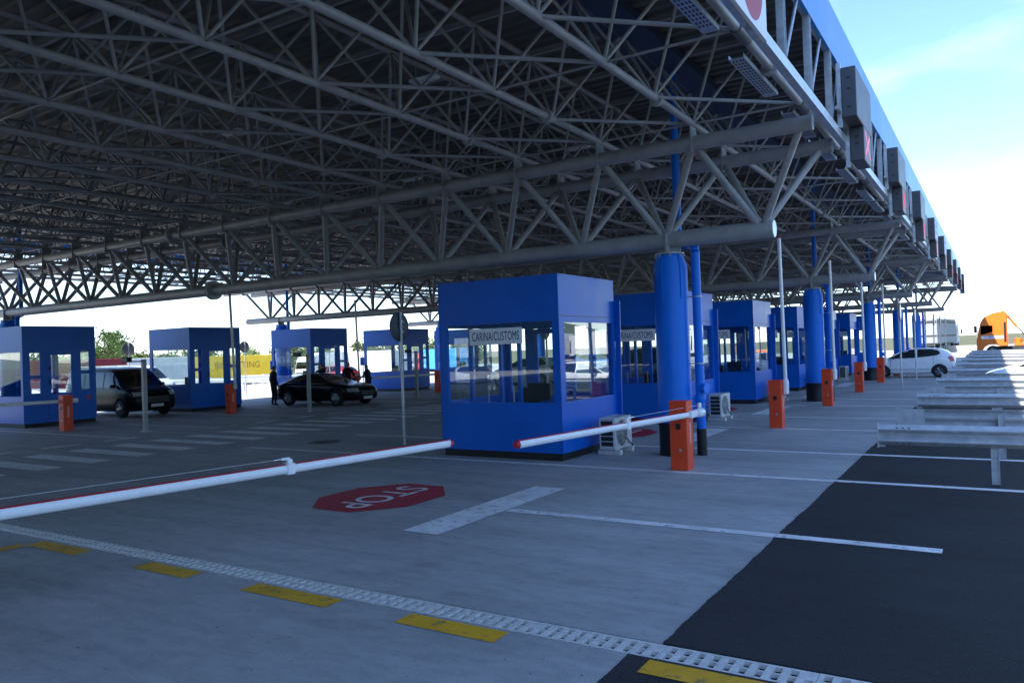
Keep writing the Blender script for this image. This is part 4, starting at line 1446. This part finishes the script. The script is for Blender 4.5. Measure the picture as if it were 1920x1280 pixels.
VAN = dict(W=.97, wr=.34, wheels=(1.55, -1.40), spokes=5, glass='dark_glass',
    st=[(2.48, .34, .62, .74, .60, .50), (2.42, .26, .80, .92, .84, .70), (2.15, .22, .98, 1.10, .95, .78), (1.75, .20, 1.08, 1.20, .97, .80), (1.40, .20, 1.12, 1.50, .97, .78), (1.05, .20, 1.14, 1.80, .97, .78), (.70, .20, 1.14, 1.93, .97, .79),
        (0, .20, 1.14, 1.97, .97, .80), (-1.0, .20, 1.14, 1.97, .97, .80), (-1.9, .22, 1.14, 1.96, .97, .79), (-2.36, .26, 1.12, 1.93, .95, .77), (-2.47, .32, 1.05, 1.80, .92, .74)],
    side=[([(.42, 1.17), (1.50, 1.16)], [(.42, 1.76), (.85, 1.74), (1.50, 1.26)]), ([(-.95, 1.17), (.34, 1.17)], [(-.95, 1.76), (.34, 1.76)]), ([(-2.2, 1.17), (-1.03, 1.17)], [(-2.2, 1.74), (-1.03, 1.76)])],
    handles=[(.45, .65, 1.0, 1.03), (-.05, .15, 1.0, 1.03)], gaps=[(.38, .3, 1.85), (-.99, .3, 1.85)],
    mirror=(1.22, 1.16), head=(.55, .86, .82, .98), tail=(.80, .93, 1.0, 1.5), wind=(.80, 1.22, 1.80, .66), rear=(.72, 1.2, 1.72, .66), grille=(.5, .55, .80))
SUV = dict(HATCH)
SUV['wr'] = .35
SUV['W'] = .91
SUV['wheels'] = (1.40, -1.35)
SUV['st'] = [(x * 1.12, zb + .06, zs + .1, zt * 1.10 + .03, w * 1.05, wt * 1.05) for x, zb, zs, zt, w, wt in HATCH['st']]
SUV['side'] = [([(-.34, 1.13), (.60, 1.10), (1.0, 1.09)], [(-.34, 1.54), (.16, 1.52), (.66, 1.30), (1.0, 1.12)]), ([(-1.6, 1.24), (-1.3, 1.19), (-.4, 1.14)], [(-1.6, 1.32), (-1.3, 1.52), (-.4, 1.55)])]
SUV['handles'] = []
SUV['gaps'] = [(-.37, .35, 1.08)]
SUV.pop('tailside', None)
SUV['wind'] = (.68, 1.15, 1.52, .52)
SUV['rear'] = (.54, 1.22, 1.46, .48)
SUV['tail'] = (.54, .84, .90, 1.14)
SUV['head'] = (.42, .78, .76, .90)
SUV['side_strips'] = []
SUV['mirror'] = (.78, 1.1)
def place(o, x, y, rz, label, cat, group=None, z=0):
    o.location = (x, y, z)
    o.rotation_euler = (0, 0, rz)
    return tag(o, label, cat, group)
hatch = build_car('hatch', 'hatchback_car', 'car_white', HATCH)
place(hatch, -3.68, 44.25, math.pi, 'white five-door hatchback driving between the gates with a red tail lamp', 'car')
MB().box(-.15, -.12, -.02, .02, 1.48, 1.53).build('roof_aerial', 'black_plastic', hatch)
coupe = build_car('coupe', 'coupe_car', 'car_black', COUPE)
place(coupe, -24.75, 24.0, 0.0, 'black four-door coupe standing before the third far-row booth', 'car')
van = build_car('van', 'passenger_van', 'car_black', VAN)
place(van, -30.0, 17.85, 0.0, 'black passenger van standing between the two leftmost booths', 'van')
for s in (-.5, .5):
    MB().box(-2.0, .6, s - .02, s + .02, 1.985, 2.02).build('roof_rail', 'chrome', van)
suv = build_car('suv', 'estate_car', 'car_white', SUV)
place(suv, -22.6, 37.6, math.pi, 'white sport utility car glimpsed through the window of the nearest booth', 'car')
c2 = build_car('van2', 'passenger_van', 'car_grey', VAN)
place(c2, -15.2, 37.4, math.pi, 'grey van glimpsed through the second booth of the right-hand row', 'van')
wc = build_car('hatch2', 'hatchback_car', 'car_white', HATCH)
place(wc, 1.55, 30.75, math.pi, 'white car at the right edge half hidden behind the guard rails', 'car')
wv = build_car('van3', 'passenger_van', 'car_white', VAN)
place(wv, -39.5, 24.3, 0.06, 'white van in bright sun beyond the second far-row booth', 'van')
rc = build_car('hatch3', 'hatchback_car', 'car_red', HATCH)
place(rc, -38.0, 37.4, math.pi, 'dark red car beyond the gap left of the fourth far-row booth', 'car')
wv2 = build_car('hatch4', 'hatchback_car', 'car_white', HATCH)
place(wv2, -44.5, 17.6, 0.0, 'white car in the sun seen through the leftmost booth', 'car')
for i, (x, y) in enumerate(((16.5, 62.0), (12.0, 62.4))):
    o = build_car('blue', 'hatchback_car', 'car_blue', HATCH) if i == 0 else copy_tree(o)
    place(o, x, y, R(-170), ['bright blue car mirrored in the nearest booth window, farther one', 'bright blue car mirrored in the nearest booth window, nearer one'][i], 'car', 'blue cars mirrored in the booth glass')

def truck_wheels(t, xs, w=1.25, r=.5, single=True):
    for x in xs:
        for s in (-1, 1):
            add_wheel(t, x, s * (w - .17), r, .34, s, 8)
def trailer_parts(t, x0, x1, paint, h0=1.15, h1=4.0, W=1.27, ribs=0, stripe=None):
    b = MB().box(x0, x1, -W, W, h0, h1, .03).build('trailer_box', paint, t)
    MB().box(x0 + .1, x1 - .1, -W + .35, W - .35, .85, h0 - .004).build('trailer_frame', 'chassis', t)
    MB().box(x0 + 5.4, x1 - 4.6, -W + .02, -W + .06, .45, 1.05).build('side_guard', 'chassis', t)
    MB().box(x0 + 5.4, x1 - 4.6, W - .06, W - .02, .45, 1.05).build('side_guard', 'chassis', t)
    MB().box(x0 + 3.0, x0 + 4.8, -W + .1, W - .1, .4, .8).build('trailer_locker', 'chassis', t)
    MB().box(x0 - .01, x0 - .002, -W + .05, W - .05, h0 + .05, h1 - .05).build('rear_door', paint, t)
    MB().box(x0 - .03, x0 - .012, -.01, .01, h0 + .1, h1 - .1).build('door_bar', 'galvanised', t)
    if ribs:
        for i in range(ribs):
            x = lerp(x0 + .5, x1 - .5, i / (ribs - 1))
            MB().box(x - .02, x + .02, -W - .012, -W - .001, h0 + .05, h1 - .05).build('side_rib', paint, t)
    if stripe:
        for z0, z1 in stripe[1]:
            MB().box(x0 + .05, x1 - .05, -W - .014, -W - .002, z0, z1).build('stripe', stripe[0], t)
            MB().box(x0 + .05, x1 - .05, W + .002, W + .014, z0, z1).build('stripe', stripe[0], t)
            MB().box(x0 - .02, x0 - .011, -W + .06, W - .06, z0, z1).build('stripe', stripe[0], t)
    truck_wheels(t, (x0 + 1.6, x0 + 2.9, x0 + 4.2))
    return b
def cab_parts(t, x1, paint, top=3.75, deflector=True):
    """front of the cab at x1, cab 2.3 m long"""
    W = 1.24
    prof = [(x1 - 2.25, .95), (x1 - 2.28, top - .25), (x1 - 2.05, top), (x1 - 1.2, top - .16), (x1 - .58, 3.48), (x1 - .30, 3.05), (x1 - .06, 1.9), (x1, 1.6), (x1, .45), (x1 - .35, .38), (x1 - .38, .62), (x1 - .6, .95), (x1 - .9, 1.12), (x1 - 1.4, 1.14), (x1 - 1.7, .95)]
    bm = bmesh.new()
    me = MB().prism(prof, -W, W, 'Y').mesh('cab', paint)
    bm.from_mesh(me)
    bmesh.ops.bevel(bm, geom=[e for e in bm.edges if abs(e.verts[0].co.y - e.verts[1].co.y) < .01], offset=.07, segments=2, affect='EDGES')
    bm.to_mesh(me)
    bm.free()
    link('cab', me, t)
    for s in (-1, 1):
        y0, y1 = (s * W, s * (W + .008)) if s > 0 else (s * (W + .008), s * W)
        MB().prism([(x1 - .28, 1.98), (x1 - .34, 2.75), (x1 - 1.18, 2.75), (x1 - 1.18, 2.22), (x1 - .66, 2.05)], y0, y1, 'Y').build('side_window', 'dark_glass', t)
        MB().box(x1 - 1.28, x1 - 1.27, y0, y1, .95, 2.9).build('door_gap', 'black_plastic', t)
        MB().box(x1 - .2, x1 - .19, y0, y1, .75, 2.0).build('door_gap', 'black_plastic', t)
        MB().box(x1 - 1.1, x1 - .88, y0 if s < 0 else y1, y0 - .02 if s < 0 else y1 + .02, 1.75, 1.80).build('door_handle', 'black_plastic', t)
        MB().box(x1 + .02, x1 + .18, s * 1.38 if s > 0 else s * 1.56, s * 1.56 if s > 0 else s * 1.38, 2.15, 2.75, .03).build('door_mirror', 'black_plastic', t)
        MB().box(x1 + .0, x1 + .02, s * .78 if s > 0 else s * 1.15, s * 1.15 if s > 0 else s * .78, .62, .85).build('headlight', 'lamp_clear', t)
        MB().box(x1 - 2.15, x1 - 1.98, y0, y1, 1.3, 3.0).build('side_grille', 'black_plastic', t)
    MB().add([(x1 - .03, -1.08, 1.98), (x1 - .03, 1.08, 1.98), (x1 - .215, 1.04, 2.9), (x1 - .215, -1.04, 2.9)], [(0, 1, 2, 3)]).build('windscreen', 'dark_glass', t)
    MB().box(x1 + .001, x1 + .02, -.95, .95, 1.0, 1.5).build('grille', 'black_plastic', t)
    MB().box(x1 + .021, x1 + .03, -.26, .26, .5, .62).build('number_plate', 'plate_white', t)
def semi(label, cabc, boxc, x, y, rz, z=0, group='lorries parked beyond the plaza', ribs=0, stripe=None, letters=None, cab=True):
    t = thing('lorry', label, 'truck', (x, y, z), rz, group)
    trailer_parts(t, -8.2, 5.0, boxc, ribs=ribs, stripe=stripe)
    if cab:
        cab_parts(t, 7.9, cabc)
        MB().box(1.2, 7.0, -.45, .45, .55, .95).build('chassis_frame', 'chassis', t)
        truck_wheels(t, (6.75, 3.2))
    if letters:
        for s in (-1, 1):
            me = text_mesh('lettering', letters[0], letters[1], letters[2], .002, .95, .02)
            me.transform(Matrix.Translation((-1.2, s * 1.275, 2.75)) @ (Matrix.Rotation(math.pi, 4, 'Z') if s > 0 else Matrix.Identity(4)) @ Matrix.Rotation(R(90), 4, 'X'))
            link('lettering', me, t)
    return t
GZ = -1.42
semi('long yellow lorry with ochre lettering beyond the second far-row booth', 'truck_yellow', 'truck_yellow', -83.5, 63.5, R(-100), GZ, letters=('BIG CITTING', 1.15, 'ochre_letter'))
semi('white lorry with plain trailer behind the third far-row booth', 'truck_white', 'truck_white', -76, 78, R(-96), GZ, ribs=9)
semi('lorry with a pale pink trailer in the gap right of the third far-row booth', 'truck_white', 'truck_pink', -78, 93, R(-96), GZ, ribs=13)
semi('blue lorry seen through the fourth far-row booth', 'truck_red', 'truck_blue', -66, 87, R(150), GZ)
semi('red lorry with white trailer behind the fourth far-row booth', 'truck_red', 'truck_white', -70, 76.5, R(160), GZ)
semi('maroon container lorry seen through the leftmost booth', 'truck_white', 'truck_maroon', -75, 36, R(-98), GZ)
semi('white lorry parked left of the maroon one', 'truck_white', 'truck_white', -79, 46.5, R(-98), GZ, ribs=9)
# lorries right
semi('grey tarpaulin lorry seen from behind past the far end of the columns', 'truck_white', 'tarpaulin_grey', -5.9, 108, R(84), 0, stripe=('chassis', [(1.9, 2.1), (3.45, 3.75)]), ribs=7)
semi('white curtain-sided lorry far right, mirrored in the booth glass', 'truck_white', 'truck_white', 22, 88, math.pi, 0, ribs=10)
semi('long white lorry far right of the plaza, mirrored in the booth windows', 'truck_white', 'truck_white', 40, 92, math.pi, 0, ribs=10)
# orange recovery truck
t = thing('orange_truck', 'orange recovery truck half in sunlight at the right edge behind the guard rails', 'truck', (5.6, 78.3, 0), math.pi)
cab_parts(t, 6.9, 'truck_orange', 3.95)
MB().box(-1.5, 6.0, -.45, .45, .55, .95).build('chassis_frame', 'chassis', t)
truck_wheels(t, (5.75, 1.6, .2))
MB().box(-1.5, 4.2, -1.2, 1.2, .98, 1.2, .02).build('flatbed', 'truck_orange', t)
MB().box(3.0, 4.3, .8, 1.2, .45, .92, .03).build('fuel_tank', 'chassis', t)
MB().box(3.0, 4.3, -1.2, -.8, .45, .92, .03).build('fuel_tank', 'chassis', t)
MB().tube((3.9, 0, 1.2), (3.9, 0, 1.6), .28, 16).build('crane_base', 'truck_orange', t)
MB().tube((4.62, .3, 3.55), (3.95, .3, 2.55), .10, 8).build('crane_arm', 'truck_orange', t)
MB().tube((3.95, .3, 2.6), (3.35, .2, 1.75), .05, 8).build('crane_hook', 'chassis', t)
MB().box(2.2, 3.4, -.6, .6, 1.2, 1.65, .03).build('tool_box', 'truck_orange', t)
for s in (-1, 1):
    a, b = (s * 1.249, s * 1.252) if s > 0 else (s * 1.252, s * 1.249)
    MB().box(4.95, 6.55, a, b, 1.62, 1.86).build('name_strip', 'sign_white', t)
    me = text_mesh('lettering', 'HOLLEMAN', .24, 'blue_letter', .001, 1.0, 0.0)
    me.transform(Matrix.Translation((5.75, s * 1.254, 1.74)) @ (Matrix.Rotation(math.pi, 4, 'Z') if s > 0 else Matrix.Identity(4)) @ Matrix.Rotation(R(90), 4, 'X'))
    link('lettering', me, t)
# low beige wall behind the orange truck
lw = MB().box(-6, 60, 106, 106.3, 0, .75)
tag(lw.build('boundary_wall', 'wall_beige'), 'low beige boundary wall behind the orange truck', 'wall')
# lamp posts far right
for i, (x, y) in enumerate(((-4.6, 112), (-1.9, 118))):
    t = thing('lamp_post', ['slender lamp post beside the grey lorry', 'farther slender lamp post right of the grey lorry'][i], 'lamp post', (x, y, 0), 0, 'lamp posts past the far end')
    MB().tube((0, 0, 0), (0, 0, 7.0 - i), .07, 8, .04).build('pole', 'galvanised', t)
    MB().box(-.5, .1, -.1, .1, 7.0 - i, 7.1 - i, .02).build('lamp_head', 'sign_back', t)

# ------------------------------------------------------------------ people
def person(label, x, y, rz, top, legs, h=1.76, lean=0.0, arm='down', hairc='hair'):
    t = thing('person', label, 'person', (x, y, 0), rz, 'people beside the black coupe')
    k = h / 1.76
    V, E_, Rr = [], [], []
    def jv(p, r, par=None):
        V.append((p[0] * k, p[1] * k, p[2] * k))
        Rr.append(r * k)
        if par is not None:
            E_.append((par, len(V) - 1))
        return len(V) - 1
    L = lean
    pel = jv((0, 0, .96), .135)
    wa = jv((L * .2, 0, 1.10), .125, pel)
    chs = jv((L * .5, 0, 1.30), .145, wa)
    nk0 = jv((L * .75, 0, 1.45), .095, chs)
    nk = jv((L * .85 + .01, 0, 1.52), .055, nk0)
    hd0 = jv((L * .95 + .03, 0, 1.60), .078, nk)
    hd1 = jv((L + .035, 0, 1.67), .088, hd0)
    hd2 = jv((L + .03, 0, 1.735), .05, hd1)
    for s in (-1, 1):
        hp = jv((0, s * .09, .88), .098, pel)
        kn = jv((.03, s * .11, .49), .062, hp)
        an = jv((-.02, s * .12, .09), .045, kn)
        ft = jv((.13, s * .14, .035), .036, an)
        sh = jv((L * .7, s * .17, 1.40), .072, nk0)
        if arm == 'down' or (arm == 'one' and s < 0):
            el = jv((L * .5 - .03, s * .245, 1.13), .047, sh)
            wr_ = jv((L * .4 + .06, s * .25, .90), .034, el)
            hn = jv((L * .4 + .09, s * .24, .80), .03, wr_)
        else:
            el = jv((L * .7 + .12, s * .24, 1.15), .047, sh)
            wr_ = jv((L * .7 + .36, s * .14, 1.14), .034, el)
            hn = jv((L * .7 + .45, s * .10, 1.16), .03, wr_)
    me = bpy.data.meshes.new('body')
    me.from_pydata(V, E_, [])
    ob = link('tmp', me)
    sk = ob.modifiers.new('skin', 'SKIN')
    for i, r_ in enumerate(Rr):
        me.skin_vertices[0].data[i].radius = (r_, r_ * (1.18 if i in (1, 2) else 1.0))
        me.skin_vertices[0].data[i].use_root = (i == 0)
    sk.use_smooth_shade = True
    ss = ob.modifiers.new('sub', 'SUBSURF')
    ss.levels = ss.render_levels = 2
    m2 = evaluated(ob)
    bpy.data.objects.remove(ob)
    m2.materials.clear()
    for q in (top, legs, 'skin', 'black_plastic', hairc):
        m2.materials.append(M(q))
    for p in m2.polygons:
        c = p.center / k
        p.use_smooth = True
        if c.z < .07:
            p.material_index = 3
        elif c.z < .97 and abs(c.y) < .21:
            p.material_index = 1
        elif c.z < .86 or (arm != 'down' and c.x > L * .7 + .33 and c.z < 1.3 and abs(c.y) < .25):
            p.material_index = 2
        elif c.z > 1.69 or (c.z > 1.58 and c.x < L + .0):
            p.material_index = 4
        elif c.z > 1.50:
            p.material_index = 2
    m2.name = 'body'
    link('body', m2, t)
    # nose and ears
    hx = (L + .035)
    MB().tube(((hx + .085) * k, 0, 1.665 * k), ((hx + .115) * k, 0, 1.635 * k), .013 * k, 6, .016 * k).build('nose', 'skin', t)
    for s in (-1, 1):
        MB().box((hx - .02) * k, (hx + .01) * k, s * .085 * k if s > 0 else s * .1 * k, s * .1 * k if s > 0 else s * .085 * k, 1.62 * k, 1.68 * k, .004).build('ear', 'skin', t)
    return t
person('man in dark clothes standing behind the rear of the black coupe', -26.85, 22.95, R(80), 'cloth_navy', 'cloth_black', 1.78)
person('dark-haired person standing furthest left behind the black coupe roof', -27.2, 26.0, R(-20), 'cloth_black', 'cloth_black', 1.70)
person('broad person in black beside the camera post behind the coupe', -26.4, 25.5, R(200), 'cloth_black', 'cloth_grey', 1.80, .06)
person('person turned right with a hand raised behind the coupe windscreen', -25.0, 25.6, R(-15), 'cloth_black', 'cloth_black', 1.82, .03, 'one')
person('person at the door of the third far-row booth', -24.2, 26.1, R(190), 'cloth_navy', 'cloth_black', 1.68, .05, 'up')

# ------------------------------------------------------------------ trees beyond the plaza
leafm = {}
def leaf_cloud(seed, n, rx, rz, kind):
    rnd = random.Random(seed)
    b = MB()
    cl = []
    for i in range(26):
        a, e = rnd.uniform(0, 2 * math.pi), rnd.uniform(-.75, 1.0)
        rr = rnd.uniform(.35, 1.0)
        w = math.sqrt(max(0, 1 - e * e * .8))
        cl.append((Vector((rx * rr * w * math.cos(a), rx * rr * w * math.sin(a), rz * e * rr)), rnd.uniform(.22, .44) * rx))
    for i in range(n):
        c, r_ = rnd.choice(cl)
        p = c + Vector((rnd.gauss(0, .5), rnd.gauss(0, .5), rnd.gauss(0, .42))) * r_
        s = rnd.uniform(.10, .24)
        u = Vector((rnd.gauss(0, 1), rnd.gauss(0, 1), rnd.gauss(0, 1))).normalized()
        v = u.orthogonal().normalized() * s
        u = u * s * 1.5
        b.add([p - u, p + v * .7, p + u, p - v * .7], [(0, 1, 2, 3)])
    return b.mesh('crown', kind, False)
def tree(label, x, y, h, rx, kind, seed, z=GZ):
    t = thing('tree', label, 'tree', (x, y, z), random.uniform(0, 6), 'trees beyond the plaza')
    rnd = random.Random(seed)
    b = MB()
    b.tube((0, 0, -.4), (.1, .05, h * .35), .17, 8, .12).tube((.1, .05, h * .35), (.0, .1, h * .75), .12, 8, .05)
    for i in range(7):
        a = rnd.uniform(0, 6.28)
        z0 = h * rnd.uniform(.28, .6)
        b.tube((.08, .05, z0), (rx * .6 * math.cos(a), rx * .6 * math.sin(a), z0 + h * rnd.uniform(.12, .3)), .06, 6, .02)
    b.build('trunk', 'bark', t)
    link('crown', leaf_cloud(seed, 2600, rx, h * .40, kind), t, (0, 0, h * .60))
tl = [(-120, 69, 9.0, 3.6, 'leaf_green', 'tall feathery tree above the roof of the black van'), (-121, 62, 5.4, 3.4, 'leaf_green', 'low bushy tree left of the tall feathery one'), (-123, 75, 5.6, 3.2, 'leaf_green', 'bright round tree right of the tall feathery one'),
      (-118, 57, 5.0, 3.4, 'leaf_dark', 'dark low tree behind the leftmost booth'), (-122, 50, 6.0, 3.6, 'leaf_dark', 'dark tree seen through the door of the leftmost booth'), (-124, 44, 6.2, 3.8, 'leaf_dark', 'dark tree seen through the narrow window of the leftmost booth'),
      (-126, 83, 5.2, 3.6, 'leaf_dark', 'dark low tree behind the cab of the yellow lorry'), (-128, 92, 5.4, 3.8, 'leaf_dark', 'dark low tree behind the front of the yellow trailer'), (-124, 100, 5.6, 3.8, 'leaf_green', 'pale low tree behind the middle of the yellow trailer'),
      (-122, 108, 6.2, 3.8, 'leaf_green', 'pale tree above the rear of the yellow trailer'), (-118, 112, 6.4, 3.2, 'leaf_dark', 'dark upright tree left of the third far-row booth'),
      (-110, 118, 6.2, 3.6, 'leaf_green', 'pale tree behind the third far-row booth'), (-104, 116, 6.0, 3.6, 'leaf_dark', 'dark tree behind the pink trailer'), (-100, 124, 6.8, 3.6, 'leaf_green', 'pale thin tree above the pink trailer'), (-92, 130, 6.0, 3.8, 'leaf_dark', 'dark tree behind the fourth far-row booth')]
for i, (x, y, h, rx, kd, lab) in enumerate(tl):
    tree(lab, x, y, h, rx, kd, 100 + i)
